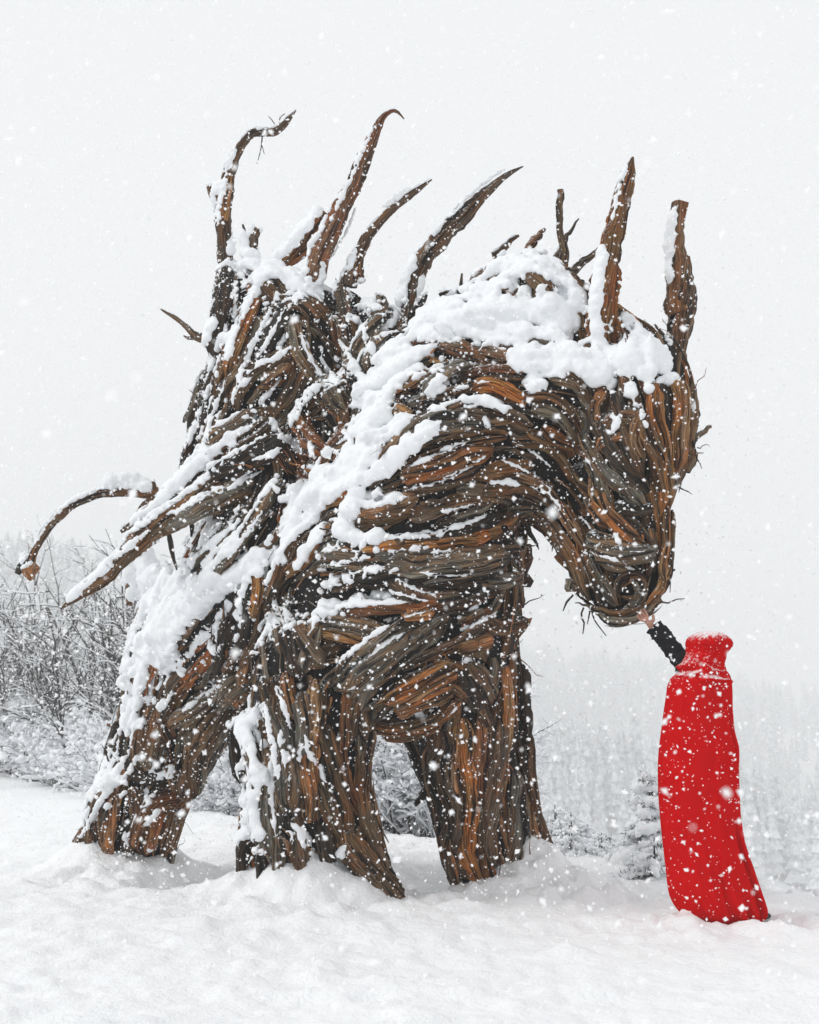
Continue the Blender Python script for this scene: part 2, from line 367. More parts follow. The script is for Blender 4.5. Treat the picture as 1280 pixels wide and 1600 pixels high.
# ------------------------------------------------------------------ sculpture: traced logs
# tint width : x,y x,y ...   (photo pixels; depth comes from the inner mass they lie on)
STROKES = """
o16:948,612 942,640 948,668
b20:965,620 975,660 985,700 1000,750
b18:985,600 1000,650 1015,700 1025,760
o26:1018,602 1018,650 1028,700 1030,760 1025,810
o32:1048,592 1052,640 1050,690 1040,740
o14:1072,650 1066,700 1048,740
b24:1000,650 1010,690 1022,730 1030,780
d26:950,650 960,700 985,740 1010,770
o20:1000,655 990,690 1003,725
g24:860,590 900,600 925,640 935,670
b18:870,582 900,586 922,603 937,640
b22:825,625 865,628 900,660 930,720 950,760
g20:830,640 880,650 910,700 935,750 960,790
O24:845,665 868,688 890,712
b16:800,690 850,700 890,740 920,770 950,800
g20:905,640 930,690 955,740 985,780
g22:940,680 965,720 985,770 1005,800
O30:925,745 945,790 965,820 985,845 1002,850
o22:800,735 850,760 880,800 900,830 912,855
b22:805,750 850,775 885,800 915,850 925,890
o16:925,790 940,810 955,828
g28:915,840 950,850 985,860 1012,872
g30:940,862 980,872 1015,862
b14:910,865 925,900 945,935 965,945
b28:468,982 484,1012 505,1042
g24:502,972 492,1010 478,1048
d28:452,985 462,1030 470,1060
b22:466,1045 500,1022 535,1005
b24:732,1032 748,1060 760,1092
g22:764,1028 756,1060 744,1095
d24:715,1045 732,1075 742,1105
b24:938,688 965,668 1000,664 1035,682
o20:944,702 968,684 998,680
b18:945,672 975,655 1010,655
g16:925,875 945,910 965,945
o12:945,895 958,920 968,945
o14:1030,790 1026,840 1022,880 1028,910
b12:1045,800 1041,850 1036,900 1020,935
b9:968,924 973,906 988,900 1002,908 1004,924 990,936 972,932
b9:966,928 970,902 988,895 1006,906
g18:945,970 975,966 1005,952 1030,935
g12:945,957 975,957 1010,945
b14:1035,930 1045,905 1042,880
b20:805,800 840,820 868,850 892,890 902,930
b22:810,780 850,800 885,840 910,890 925,935
g16:840,828 862,858 880,900 900,930 935,955
d22:930,880 940,920 950,950
b16:1012,820 1016,870 1012,900
d22:960,790 990,800 1020,790
g18:980,640 975,680 985,720 1000,740
d18:1030,600 1035,660 1040,720
b20:930,620 938,660 960,700
g36:575,760 610,715 660,672 720,652 780,652
g20:600,750 640,710 700,678 770,668
r32:632,750 680,735 720,715 768,698
b14:625,735 680,710 740,690 790,682
b26:635,767 680,757 730,742 770,712
o26:538,795 580,802 620,792 652,775
b20:560,815 600,815 650,792
g28:710,768 760,765 800,772 850,792
d20:680,825 730,810 770,780 790,765
d18:690,838 740,825 780,795
g12:700,812 745,795 765,775
o22:680,847 730,842 780,827 812,805
b26:640,810 690,795 730,780 780,776
g36:500,868 560,872 620,872 680,866
g42:600,886 660,890 720,884 790,872
o16:720,866 770,863 812,860
O18:453,900 475,880 502,848
O18:545,848 568,860
b20:520,922 545,908 568,900
g20:566,882 585,855 600,840
d30:540,900 620,902 700,908 780,892
b26:610,907 640,927 680,932 720,932
r24:535,960 590,952 640,942 700,937
o22:630,957 650,960 674,957
g26:495,972 550,972 600,987 630,997
O20:490,992 540,997 590,1003 632,1000
d22:600,982 660,962 720,932 780,912
g42:520,1072 560,1042 610,1002 642,982
g36:545,1092 590,1052 640,1012 700,962
b14:630,1042 680,1012 730,987 770,952
r14:720,972 750,962 782,940
o26:710,1014 740,1007 770,997
O38:600,1092 640,1072 680,1052 703,1046
o30:620,1107 660,1092 708,1072
b26:580,1127 630,1127 680,1112 720,1082
b20:600,1142 640,1140 690,1122
b18:700,1042 730,1072 755,1112
b20:700,1062 740,1092 762,1132
o20:790,1062 785,1122 780,1182 785,1242
b26:740,962 770,982 800,977 826,972
d20:818,850 818,900 814,960 806,1020
d20:806,1040 808,1100 812,1160
b24:790,860 796,920 791,980 786,1040
o14:760,1032 775,1062 765,1102
g22:730,900 770,905 810,900
b40:690,1132 700,1200 720,1282 735,1372
o42:720,1122 728,1200 735,1292 745,1382
r34:750,1112 752,1200 750,1282
b30:775,1122 770,1202 765,1282 772,1352
o22:790,1112 785,1172 780,1242 795,1302 807,1362
G24:800,1195 801,1250 801,1300 798,1342
b18:815,1142 816,1202 826,1272 845,1322 856,1355
o18:822,1232 825,1282 838,1322 845,1357
d22:647,1150 670,1212 690,1272 712,1332
d26:665,1132 685,1202 710,1292 722,1382
b20:700,1260 715,1330 730,1392
r18:760,1290 762,1350 768,1390
d20:378,1132 380,1182 390,1232
g24:395,1102 400,1152 415,1212 420,1272 430,1342
g36:430,1082 445,1142 455,1202 460,1272
b18:418,1062 432,1122 440,1182
g32:475,1082 478,1132 478,1192
o26:495,1062 494,1122 484,1172 480,1232 478,1272
O28:472,1195 478,1240 482,1278
b22:505,1132 515,1192 525,1252 545,1312
r18:545,1072 535,1122 530,1182 540,1232 560,1272
b26:575,1132 562,1182 560,1232 575,1292 588,1322
b24:495,1212 510,1262 530,1312 550,1352
b38:538,1292 565,1332 595,1377 624,1414
b26:560,1322 580,1352 602,1392
d24:390,1302 386,1340 388,1380 392,1405
d26:415,1322 422,1360 424,1395
g18:438,1262 441,1330 443,1385
b22:465,1272 470,1332 480,1372
g32:582,1092 567,1132 557,1172
d24:500,1290 508,1340 520,1372
o20:410,885 408,922 400,962
g16:430,932 440,982 442,1022
o16:450,1052 455,1092 462,1122
b20:430,1062 445,1102 450,1152
d26:400,902 390,962 375,1012
d24:360,962 350,1012 340,1062
r22:340,1012 300,1052 270,1092 245,1142
g36:382,1062 342,1092 302,1132 290,1152
g26:340,1082 300,1112 270,1132
o16:320,1037 290,1072 255,1112
b28:352,1102 322,1142 302,1192 300,1242
g24:300,1132 306,1182 306,1242
b24:260,1102 245,1152 240,1192
r24:252,1112 262,1132 266,1152
g20:470,792 430,842 380,892 330,932 290,982 250,1032
b20:490,832 450,882 420,942
g20:440,762 400,832 350,892 310,932
b18:520,762 480,802 450,862
b24:185,1227 160,1252 150,1292 150,1332
o20:180,1242 175,1292 170,1332
b20:205,1232 215,1272 195,1332
r40:282,1227 242,1272 226,1332
o26:290,1202 272,1252 252,1332
b20:140,1292 126,1322 118,1352
d18:200,1182 220,1212 262,1212
b30:230,1132 225,1172 240,1202
o16:270,1192 282,1222
g16:268,1300 262,1335 255,1368
d36:362,422 362,472 355,522 345,562
g16:385,425 410,447 437,467
o22:400,472 390,512 370,562 358,592
b16:410,462 385,512 360,562 335,622
b18:430,477 410,522 380,572 350,622 330,662
g12:440,482 420,532 390,582 360,642
d26:445,472 448,502 430,532 415,557
B42:415,430 445,462 475,482 502,498
g28:455,502 470,552 500,592 520,622 542,648
g22:520,502 540,542 562,582
r28:525,502 535,532 552,562
b24:465,547 430,567 395,592 375,622 372,642
o18:455,567 425,592 410,602
b16:480,562 450,622 420,642 390,642
g20:395,642 370,667 330,692
g22:490,582 470,622 450,652 425,682
b22:510,612 480,652 450,677
b30:420,652 400,682 360,702 330,742
d40:450,702 400,722 340,742
r40:478,648 500,690 516,722
r20:410,690 440,712 462,742
g12:330,582 310,642 296,662
d10:345,562 330,602 300,662
d12:335,602 315,662 300,702 286,732
g12:340,652 320,692 290,732
g26:600,500 577,532 560,562
g26:604,522 582,554 572,580
b22:530,452 540,492 550,542
g16:590,472 602,492 585,502
b18:632,482 630,512 622,532
b18:637,527 680,537 730,547 780,557
r12:640,537 690,547 740,562
B16:716,536 740,556 762,577
b12:745,537 782,552
o26:610,632 640,612 677,590
g24:670,622 700,597 737,578
o24:740,612 770,607 800,622 820,632
b18:680,622 720,612 750,602
g10:777,633 820,641 860,655
b18:690,652 740,632 780,642 830,662
O18:623,643 642,652
g30:700,512 760,500 820,500
b26:750,450 790,430 830,440 870,470
b24:860,470 880,500 880,540
g26:780,520 840,540 900,560
b20:600,600 640,575 680,560
g20:575,640 600,600 640,570
b24:560,700 590,670 620,650
"""
FREE = [ # tint, points (x,y,Y,width)
 ('b', [(368,520,9.8,34),(357,440,9.8,26),(350,380,9.8,22),(349,340,9.8,24),(352,300,9.8,22),(360,262,9.8,17),(378,225,9.75,12),(395,209,9.75,12),(415,207,9.75,12),(432,203,9.7,12),(448,190,9.7,9),(463,173,9.7,2)], 'mane_branch'),
 ('o', [(350,345,9.75,16),(354,310,9.75,16),(360,275,9.75,10)], 'mane_branch'),
 ('r', [(492,450,9.45,24),(497,412,9.4,30),(520,360,9.35,28),(545,310,9.35,27),(565,265,9.3,25),(580,225,9.3,20),(592,197,9.3,14),(603,180,9.3,8),(618,173,9.3,5),(631,185,9.3,2)], 'mane_branch'),
 ('r', [(440,415,9.6,26),(470,385,9.55,30),(492,355,9.5,32),(505,335,9.5,28)], 'mane_branch'),
 ('b', [(392,405,9.7,16),(395,380,9.7,13),(402,358,9.7,10)], 'mane_branch'),
 ('d', [(388,400,9.7,10),(384,370,9.7,8),(380,350,9.7,3)], 'mane_branch'),
 ('b', [(545,445,9.45,26),(560,402,9.4,17),(572,375,9.4,15),(590,350,9.4,12),(615,325,9.4,11),(645,300,9.4,9),(674,280,9.4,2)], 'mane_branch'),
 ('r', [(565,440,9.4,10),(563,415,9.4,12),(562,395,9.4,9)], 'mane_branch'),
 ('b', [(637,490,9.25,20),(645,445,9.2,24),(660,410,9.2,27),(690,375,9.15,27),(725,335,9.15,22),(760,300,9.1,15),(790,274,9.1,9),(816,259,9.1,2)], 'mane_branch'),
 ('b', [(770,400,8.85,12),(793,382,8.85,10),(810,367,8.85,4)], 'mane_branch'),
 ('r', [(822,400,8.8,16),(838,374,8.8,13),(852,358,8.8,4)], 'mane_branch'),
 ('b', [(880,418,8.75,16),(882,385,8.75,14),(874,360,8.75,11),(875,330,8.75,11),(876,298,8.75,11)], 'mane_branch'),
 ('g', [(862,415,8.8,9),(885,372,8.8,6),(905,342,8.8,2)], 'mane_branch'),
 ('g', [(893,425,8.9,14),(925,398,8.9,9),(960,374,8.9,6),(979,365,8.9,2)], 'mane_branch'),
 ('b', [(720,448,8.95,6),(722,428,8.95,3)], 'mane_branch'),
 ('d', [(650,490,9.1,16),(660,470,9.1,9),(668,462,9.1,3)], 'mane_branch'),
 ('o', [(942,560,8.35,40),(942,500,8.3,40),(946,450,8.3,36),(952,400,8.3,28),(963,350,8.3,24),(976,300,8.3,21),(985,265,8.3,14),(990,246,8.3,4)], 'horn'),
 ('o', [(1052,600,8.5,24),(1058,540,8.5,26),(1064,480,8.5,34),(1071,440,8.5,22),(1072,400,8.5,10)], 'horn'),
 ('o', [(1060,490,8.48,26),(1057,430,8.48,26),(1058,380,8.48,20),(1059,345,8.48,20),(1062,318,8.48,22)], 'horn'),
 ('g', [(350,520,9.8,20),(320,530,9.8,14),(295,516,9.8,9),(275,498,9.8,6),(250,480,9.8,2)], 'back_branch'),
 ('g', [(322,532,9.8,8),(300,528,9.8,6),(287,524,9.8,2)], 'back_branch'),
 ('b', [(450,675,9.6,30),(380,722,9.4,30),(320,765,9.3,28),(270,802,9.2,30),(235,830,9.1,38),(200,865,9.0,32),(150,912,8.95,22),(95,952,8.9,3)], 'wing_branch'),
 ('G', [(430,740,9.35,28),(385,762,9.25,32),(335,785,9.2,30),(285,812,9.15,22),(240,838,9.1,12)], 'wing_branch'),
 ('b', [(405,640,9.65,36),(350,692,9.5,28),(300,738,9.4,22),(250,785,9.3,20),(190,832,9.2,5)], 'wing_branch'),
 ('b', [(400,610,9.7,22),(350,670,9.6,22),(310,722,9.55,16),(275,765,9.5,9)], 'wing_branch'),
 ('b', [(247,772,10.9,16),(215,768,10.9,14),(180,770,10.9,12),(148,774,10.9,12),(110,793,10.85,11),(76,825,10.8,10),(56,860,10.8,9),(46,880,10.8,10)], 'tail_branch'),
 ('o', [(55,888,10.8,18),(46,893,10.75,18),(50,905,10.75,8)], 'tail_branch'),
 ('d', [(48,880,10.8,16),(36,885,10.8,18),(28,896,10.8,8)], 'tail_branch'),
 ('b', [(240,755,10.9,8),(242,780,10.9,14),(225,795,10.9,14),(214,830,10.9,16),(225,880,10.9,26),(245,940,10.9,30),(270,990,10.9,30)], 'tail_branch'),
 ('b', [(215,870,10.9,20),(205,910,10.9,16),(202,945,10.9,8)], 'tail_branch'),
 ('g', [(240,900,10.8,24),(270,930,10.7,24),(300,960,10.6,20)], 'tail_branch'),
 ('d', [(262,822,9.3,4),(266,845,9.3,7),(270,868,9.3,5),(276,890,9.3,2)], 'hanging_twig'),
 ('d', [(297,810,9.3,6),(300,825,9.3,7),(299,838,9.3,3)], 'hanging_twig'),
 ('d', [(365,775,9.7,12),(350,800,9.7,12),(336,832,9.7,8)], 'back_branch'),
 ('b', [(430,755,9.8,18),(385,810,10.0,18),(340,868,10.1,18),(300,918,10.2,12)], 'back_branch'),
 ('b', [(440,780,9.9,16),(400,835,10.1,16),(360,885,10.2,16)], 'back_branch'),
 ('g', [(936,960,8.08,7),(958,970,8.06,12),(985,968,8.05,11),(1010,956,8.04,10),(1034,938,8.04,5)], 'jaw_twig'),
 ('b', [(928,948,8.1,8),(955,957,8.06,10),(985,953,8.05,10),(1012,942,8.05,5)], 'jaw_twig'),
 ('o', [(1044,860,8.15,8),(1040,895,8.1,12),(1028,925,8.05,12),(1010,945,8.03,6)], 'jaw_twig'),
 ('g', [(1078,692,8.4,10),(1092,680,8.4,9),(1112,664,8.4,4)], 'brow_twig'),
 ('d', [(1080,660,8.4,20),(1086,650,8.4,14),(1089,640,8.4,5)], 'brow_twig'),
 ('b', [(1060,700,8.35,26),(1078,712,8.35,26),(1074,735,8.35,14)], 'brow_twig'),
 ('d', [(1064,585,8.5,5),(1068,560,8.5,5),(1075,533,8.5,2)], 'brow_twig'),
 ('d', [(1030,905,8.2,14),(1043,893,8.2,10),(1053,890,8.2,3)], 'brow_twig'),
 ('g', [(905,915,8.2,16),(893,912,8.2,20),(890,925,8.2,12)], 'jaw_twig'),
 ('d', [(895,930,8.2,4),(886,940,8.2,3),(880,954,8.2,1.5)], 'jaw_twig'),
 ('d', [(912,950,8.2,3),(908,962,8.2,3),(913,972,8.2,3),(911,990,8.2,1.5)], 'jaw_twig'),
 ('d', [(925,955,8.2,2.5),(930,970,8.2,2),(947,993,8.2,1.2)], 'jaw_twig'),
 ('d', [(922,955,8.2,2.5),(918,975,8.2,1.2)], 'jaw_twig'),
 ('d', [(818,1235,9.5,8),(826,1210,9.5,7),(835,1188,9.5,5)], 'leg_twig'),
 ('d', [(690,1222,9.3,12),(665,1238,9.25,13),(648,1256,9.2,6)], 'leg_twig'),
 ('d', [(800,900,9.2,22),(820,905,9.2,22),(830,912,9.2,10)], 'chest_twig'),
 ('o', [(785,1000,9.1,14),(812,985,9.1,14),(824,965,9.1,10),(827,975,9.1,3)], 'chest_twig'),
 ('d', [(805,1100,9.2,14),(812,1060,9.2,8),(811,1030,9.2,5)], 'chest_twig'),
 ('d', [(808,1140,9.3,16),(813,1120,9.3,12),(818,1110,9.3,4)], 'chest_twig'),
 ('d', [(820,815,8.7,8),(830,835,8.7,6),(841,857,8.7,2)], 'chest_twig'),
 ('b', [(812,890,9.1,20),(822,870,9.1,16),(826,850,9.1,6)], 'chest_twig'),
 ('d', [(434,198,9.7,2),(438,184,9.7,1.5),(445,178,9.7,1)], 'hanging_twig'),
 ('d', [(432,198,9.7,1.6),(424,186,9.7,1.3),(420,182,9.7,1)], 'hanging_twig'),
 ('d', [(410,214,9.7,1.8),(408,232,9.7,1.5),(402,255,9.7,1)], 'hanging_twig'),
 ('d', [(409,225,9.7,1.3),(413,240,9.7,1)], 'hanging_twig'),
 ('b', [(352,330,9.8,20),(340,312,9.8,22),(330,292,9.8,12)], 'mane_branch'),
 ('d', [(350,380,9.8,6),(341,395,9.8,2)], 'hanging_twig'),
 ('g', [(960,500,8.6,5),(985,498,8.6,4),(1005,508,8.6,2)], 'brow_twig'),
 ('b', [(200,1150,10.8,14),(185,1135,10.8,10),(168,1132,10.8,3)], 'leg_twig'),
]
splits = []; logs = []          # (kind, C, R, N, V, Q, T, G)
def jit(c, a=.22):
    c = np.array(c) * (1 + rng.uniform(-a, a)); m = c.mean(); return m + (c - m) * rng.uniform(.7, 1.15)
flowpts = []; flowdir = []; flowcol = []
def add_flow(C, tc):
    T = np.gradient(C, axis=0); T /= np.linalg.norm(T, axis=1)[:, None] + 1e-9
    for k in range(0, len(C), 2): flowpts.append(C[k]); flowdir.append(T[k]); flowcol.append(tc)
for line in STROKES.strip().splitlines():
    h, ps = line.split(':'); code = h[0]; w = float(h[1:]); tc = code.lower()
    pts = np.array([[float(q) for q in p.split(',')] for p in ps.split()])
    ln = np.sum(np.linalg.norm(np.diff(pts, axis=0), axis=1)); n = max(6, int(ln / 8)); pp = catmull(pts, n)
    hit = []; nor = []
    for x, y in pp:
        d = raydir(x, y).normalized(); loc, no, _, _ = core_bvh.ray_cast(CAMV, d)
        hit.append(None if loc is None else loc.y); nor.append(None if no is None else no)
    good = [k for k in range(n) if hit[k] is not None]
    if not good: print('lost', line); continue
    Yv = np.interp(range(n), good, [hit[k] for k in good])
    k5 = np.ones(5) / 5; Yp = np.r_[[Yv[0]] * 2, Yv, [Yv[-1]] * 2]; Yv = np.convolve(Yp, k5, 'valid')
    Nn = np.array([np.array(nor[min(good, key=lambda g: abs(g - k))]) for k in range(n)])
    for _ in range(3): Nn[1:-1] = (Nn[:-2] + Nn[1:-1] + Nn[2:]) / 3
    Nn /= np.linalg.norm(Nn, axis=1)[:, None]
    C = np.array([P(pp[k][0], pp[k][1], Yv[k]) for k in range(n)])
    r = w * .5 * Yv.mean() / FPX
    tt = np.linspace(0, 1, n); cut = code.isupper()
    env = .35 + .65 * np.minimum(1, np.minimum(tt / .22 if not cut or True else 1, 1)) if not cut else np.full(n, 1.0)
    if not cut: env = np.clip(np.minimum(.5 + tt / .14, .35 + (1 - tt) / .22), 0, 1)
    else: env = np.clip(.45 + tt / .3, 0, 1)
    env = env * (1 + .10 * vnoise(tt * 5, tt * 0 + rng.uniform(0, 99)))
    rr = r * 1.08 * env; offn = r * .3 + rng.uniform(0, .065)
    C = C + Nn * offn; tip = (1 - np.clip(np.minimum(tt, 1 - tt) / .15, 0, 1))[:, None] * r * .5; C = C - Nn * tip
    tcol = jit(TINT[tc])
    V, Q, T, Gv = tube_np(C, rr, 13, Nn, .75, .36, tint=tcol, cut1=CUT if cut else None, wob=.16)
    logs.append(('driftwood_log', w * ln, V, Q, T, Gv, C)); add_flow(C, tc)
    if w > 15:                                   # slimmer splits of wood lying along the log
        for q in range(1 if w < 28 else 3):
            a0, a1 = sorted(rng.choice(np.arange(n), 2, replace=False)); 
            if a1 - a0 < 5: a0, a1 = 0, n - 1
            Bn = np.cross(np.gradient(C, axis=0), Nn); Bn /= np.linalg.norm(Bn, axis=1)[:, None] + 1e-9
            C2 = (C + Bn * r * rng.uniform(-1.1, 1.1) + Nn * r * rng.uniform(.35, .75) + Bn * (rng.uniform(-.3, .3) * r * np.linspace(-1, 1, n))[:, None])[a0:a1 + 1]
            e2 = np.clip(np.minimum(.2 + np.linspace(0, 4, len(C2)), .1 + np.linspace(4, 0, len(C2))), 0, 1)
            V, Q, T, Gv = tube_np(C2, r * rng.uniform(.14, .34) * e2, 7, Nn[a0:a1 + 1], .7, .3, tint=jit(TINT[tc], .4), wob=.2)
            splits.append((0, V, Q, T, Gv, C2))
for code, pts, nm in FREE:
    pts = np.array(pts, float); W = [(*P(a, b, Y), w * (.66 if nm == 'horn' else .58) * Y / FPX) for a, b, Y, w in pts]
    ln = np.sum(np.linalg.norm(np.diff(pts[:, :2], axis=0), axis=1)); n = max(5, int(ln / 6)); cc = catmull(np.array(W), n)
    C = cc[:, :3].copy(); rr = np.maximum(cc[:, 3], .0015)
    if rr.max() > .02:
        s = np.linspace(0, 9, n) + rng.uniform(0, 50); C[:, 0] += .010 * vnoise(s, s * 0); C[:, 2] += .010 * vnoise(s, s * 0 + 7)
    V, Q, T, Gv = tube_np(C, rr, 12 if rr.max() > .02 else 6, None, 1, .2, tint=jit(TINT[code.lower()] if nm != 'horn' else (.30, .155, .06), .12), cut0=CUT if code == 'G' else None, wob=.2)
    logs.append((nm, 1e9, V, Q, T, Gv, C))
    if nm in ('wing_branch',): add_flow(C, code.lower())

# ---- filling: strands that follow the flow of the traced logs all round the body
kd = KDTree(len(flowpts))
for k, p in enumerate(flowpts): kd.insert(p, k)
kd.balance(); FD = np.array(flowdir)
def flow(p, nrm, prev=None):
    acc = np.zeros(3); 
    for co, k, dist in kd.find_n(Vector(p), 7):
        d = FD[k]; w = 1 / (dist + .03) ** 2
        ref = prev if prev is not None else (acc if np.dot(acc, acc) > 0 else d)
        acc += d * w * (1 if np.dot(d, ref) >= 0 else -1)
    acc -= nrm * np.dot(acc, nrm); L = np.linalg.norm(acc)
    return acc / L if L > 1e-6 else (prev if prev is not None else np.array([0, 0, 1.0]))
tris = np.array([(p.vertices[0], p.vertices[k], p.vertices[k + 1]) for p in core.polygons for k in range(1, len(p.vertices) - 1)])
A, B_, C_ = cv[tris[:, 0]], cv[tris[:, 1]], cv[tris[:, 2]]
ar = np.linalg.norm(np.cross(B_ - A, C_ - A), axis=1) / 2; cum = np.cumsum(ar); print('core area', cum[-1])
def seed_pt():
    k = np.searchsorted(cum, rng.random() * cum[-1]); u, v = rng.random(2)
    if u + v > 1: u, v = 1 - u, 1 - v
    return A[k] + (B_[k] - A[k]) * u + (C_[k] - A[k]) * v
fills = []
def make_fill(n_, wlo, whi, llo, lhi, lift_lo, lift_hi, sides, wild):
    for _ in range(n_):
        p = seed_pt(); L = rng.uniform(llo, lhi) * (1.0); r = rng.uniform(wlo, whi) / 2; step = .045
        nrm = None; pts = []; nrs = []; prev = None; dev = rng.normal(0, wild)
        for k in range(int(L / step) + 3):
            loc, no, _, _ = core_bvh.find_nearest(Vector(p)); nrm = np.array(no)
            d = flow(np.array(loc), nrm, prev)
            if prev is None and rng.random() < .5: d = -d
            cr = np.cross(nrm, d); dd = d * math.cos(dev) + cr * math.sin(dev); dd /= np.linalg.norm(dd)
            if prev is not None and np.dot(dd, prev) < .5: break
            pts.append(np.array(loc)); nrs.append(nrm); prev = dd; dev *= .9; dev += rng.normal(0, wild * .2)
            p = np.array(loc) + dd * step
        if len(pts) < 4: continue
        C = np.array(pts); N_ = np.array(nrs)
        for _k in range(2):
            C[1:-1] = (C[:-2] + C[1:-1] * 2 + C[2:]) / 4; N_[1:-1] = (N_[:-2] + N_[1:-1] + N_[2:]) / 3
        N_ /= np.linalg.norm(N_, axis=1)[:, None]
        n = len(C); tt = np.linspace(0, 1, n)
        ch = C[0] + (C[-1] - C[0]) * tt[:, None]; sag = np.max(np.sum((C - ch) * N_, 1)); k_ = rng.uniform(.25, .85)
        C = C * (1 - k_) + ch * k_ + N_.mean(0) * max(0, sag) * k_ * .72       # stiff wood: straighter than the body under it
        l0, l1 = rng.uniform(lift_lo, lift_hi, 2)
        C = C + N_ * (l0 + (l1 - l0) * tt + .3 * r * vnoise(tt * 3, tt * 0 + rng.uniform(0, 99)))[:, None]
        sd_ = np.cross(C[-1] - C[0], N_.mean(0)); sd_ /= np.linalg.norm(sd_) + 1e-9; C = C + sd_ * (.5 * r * vnoise(tt * 4, tt * 0 + rng.uniform(0, 99)))[:, None]
        blunt = rng.random() < .6
        env = np.clip(np.minimum(.6 + tt / .12, (.7 if blunt else .05) + (1 - tt) / (.12 if blunt else .45)), 0, 1)
        co, k, dist = kd.find(Vector(C[n // 2])); base = flowcol[k]
        tc = base if rng.random() < .4 else rng.choice(list('gggbbbbodr'))
        V, Q, T, Gv = tube_np(C, r * env, sides, N_, rng.uniform(.35, .85), .34, tint=jit(TINT[tc], .38), cut1=CUT if (blunt and rng.random() < .3) else None, wob=.18)
        fills.append((r * L, V, Q, T, Gv, C))
make_fill(700, .045, .135, .28, .95, -.035, .035, 8, .16)
make_fill(800, .025, .06, .2, .60, -.02, .04, 6, .35)
make_fill(520, .007, .016, .10, .40, .02, .07, 4, .5)
fills += splits
for _ in range(420):                                  # broken ends and splinters standing off the body
    p = seed_pt(); loc, no, _i, _d = core_bvh.find_nearest(Vector(p)); nrm = np.array(no); d = flow(np.array(loc), nrm); 
    if rng.random() < .5: d = -d
    dd = d + nrm * rng.uniform(.25, 1.1) + rng.normal(0, .25, 3); dd /= np.linalg.norm(dd); L = rng.uniform(.08, .26); n = 6; tt = np.linspace(0, 1, n)
    C = np.array(loc)[None] + nrm * .02 + dd * (tt * L)[:, None]; C[1:] += rng.normal(0, .006, (n - 1, 3)); r = rng.uniform(.004, .016)
    V, Q, T, Gv = tube_np(C, r * (1 - .75 * tt), 5, None, .8, .3, tint=jit(TINT[rng.choice(list('gbbdo'))], .3)); fills.append((0, V, Q, T, Gv, C))
# small
allw = [(l[0], l[2], l[3], l[4], l[5], l[6]) for l in logs]
fills.sort(key=lambda f: -f[0] * (1.0 if f[5][len(f[5]) // 2][1] < 10.2 else .5))
n_log = sum(1 for l in logs)
keep = max(0, 296 - sum(1 for l in logs if l[0] == 'driftwood_log'))
for nm, V, Q, T, Gv, C in allw: link(nm, mesh_np(nm, V, Q, False, T, Gv), M_WOOD, horse)
for f in fills[:keep]: link('driftwood_log', mesh_np('driftwood_log', f[1], f[2], False, f[3], f[4]), M_WOOD, horse)
bag = Bag()
for f in fills[keep:]: bag.add(f[1], f[2], f[3], f[4])
o = link('driftwood_sticks', bag.mesh('driftwood_sticks', False), M_WOOD, horse); tag(o, kind='stuff')
print('logs', len(logs), 'fills', len(fills))

# ------------------------------------------------------------------ snow on the sculpture
WV = np.concatenate([l[1] for l in allw] + [f[1] for f in fills]); off = 0; WQ = []
for l in allw: WQ.append(l[2] + off); off += len(l[1])
for f in fills: WQ.append(f[2] + off); off += len(f[1])
WQ = np.concatenate(WQ); tri = np.concatenate([WQ[:, [0, 1, 2]], WQ[:, [0, 2, 3]], ])
coreT = tris + len(WV); AV = np.concatenate([WV, cv]); AT = np.concatenate([tri, coreT])
e1 = AV[AT[:, 1]] - AV[AT[:, 0]]; e2 = AV[AT[:, 2]] - AV[AT[:, 0]]; cn = np.cross(e1, e2); ar2 = np.linalg.norm(cn, axis=1) / 2
ok = ar2 > 1e-8; AT = AT[ok]; cn = cn[ok]; ar2 = ar2[ok]; fn = cn / (2 * ar2[:, None])
# tube faces may be wound inwards: orient by majority later through ray tests
wood_bvh = BVHTree.FromPolygons(AV.tolist(), AT.tolist())
Wd = np.array((-.50, .10, .86)); Wd /= np.linalg.norm(Wd)
ZONES = [(820,430,75,1.0),(750,470,60,.8),(690,505,60,1.1),(780,505,70,1.1),(860,540,60,1),(880,575,45,.9),(940,560,55,1),(1000,560,50,1),(1030,590,30,.6),
 (640,560,60,.9),(600,620,55,.9),(585,680,45,.7),(560,735,55,1),(610,690,40,.6),(510,770,50,.8),(460,800,50,.7),(540,800,35,.5),(600,840,30,.5),(480,830,40,.5),
 (400,400,45,1),(430,440,45,1.1),(480,450,45,.9),(480,370,40,.6),(560,450,40,.6),(600,450,45,.7),(640,440,35,.7),(620,480,30,.5),
 (390,880,55,.7),(340,920,55,1),(290,960,60,1.2),(250,1010,55,1.2),(225,1060,50,.9),(215,1120,35,.6),(300,1000,40,.7),(330,830,30,.4),
 (200,760,40,1.0),(240,880,45,1.5),(250,940,50,1.5),(215,900,30,1.2),(400,1150,40,.8),(395,1220,40,.9),(400,1280,36,.9),(430,1230,30,.5),(480,1210,25,.4),(440,860,35,.6),
 (580,925,45,.5),(520,930,30,.4),(180,1230,45,.6),(240,1215,35,.5),(150,1270,30,.5),(335,525,25,.9),(340,300,14,.7),(700,620,40,.4),(820,600,40,.5),(760,640,40,.3),(300,720,60,.3),(350,690,50,.3),(470,650,40,.2),(410,900,30,.5)]
zc = []
for x, y, rp, am in ZONES:
    loc, no, _, _ = core_bvh.ray_cast(CAMV, raydir(x, y).normalized())
    if loc is None:
        l2, _, _, _ = wood_bvh.ray_cast(CAMV, raydir(x, y).normalized()); loc = l2 if l2 is not None else P(x, y, 9.4)
    zc.append((np.array(loc), m_of(rp, loc.y), am))
nS = 480000
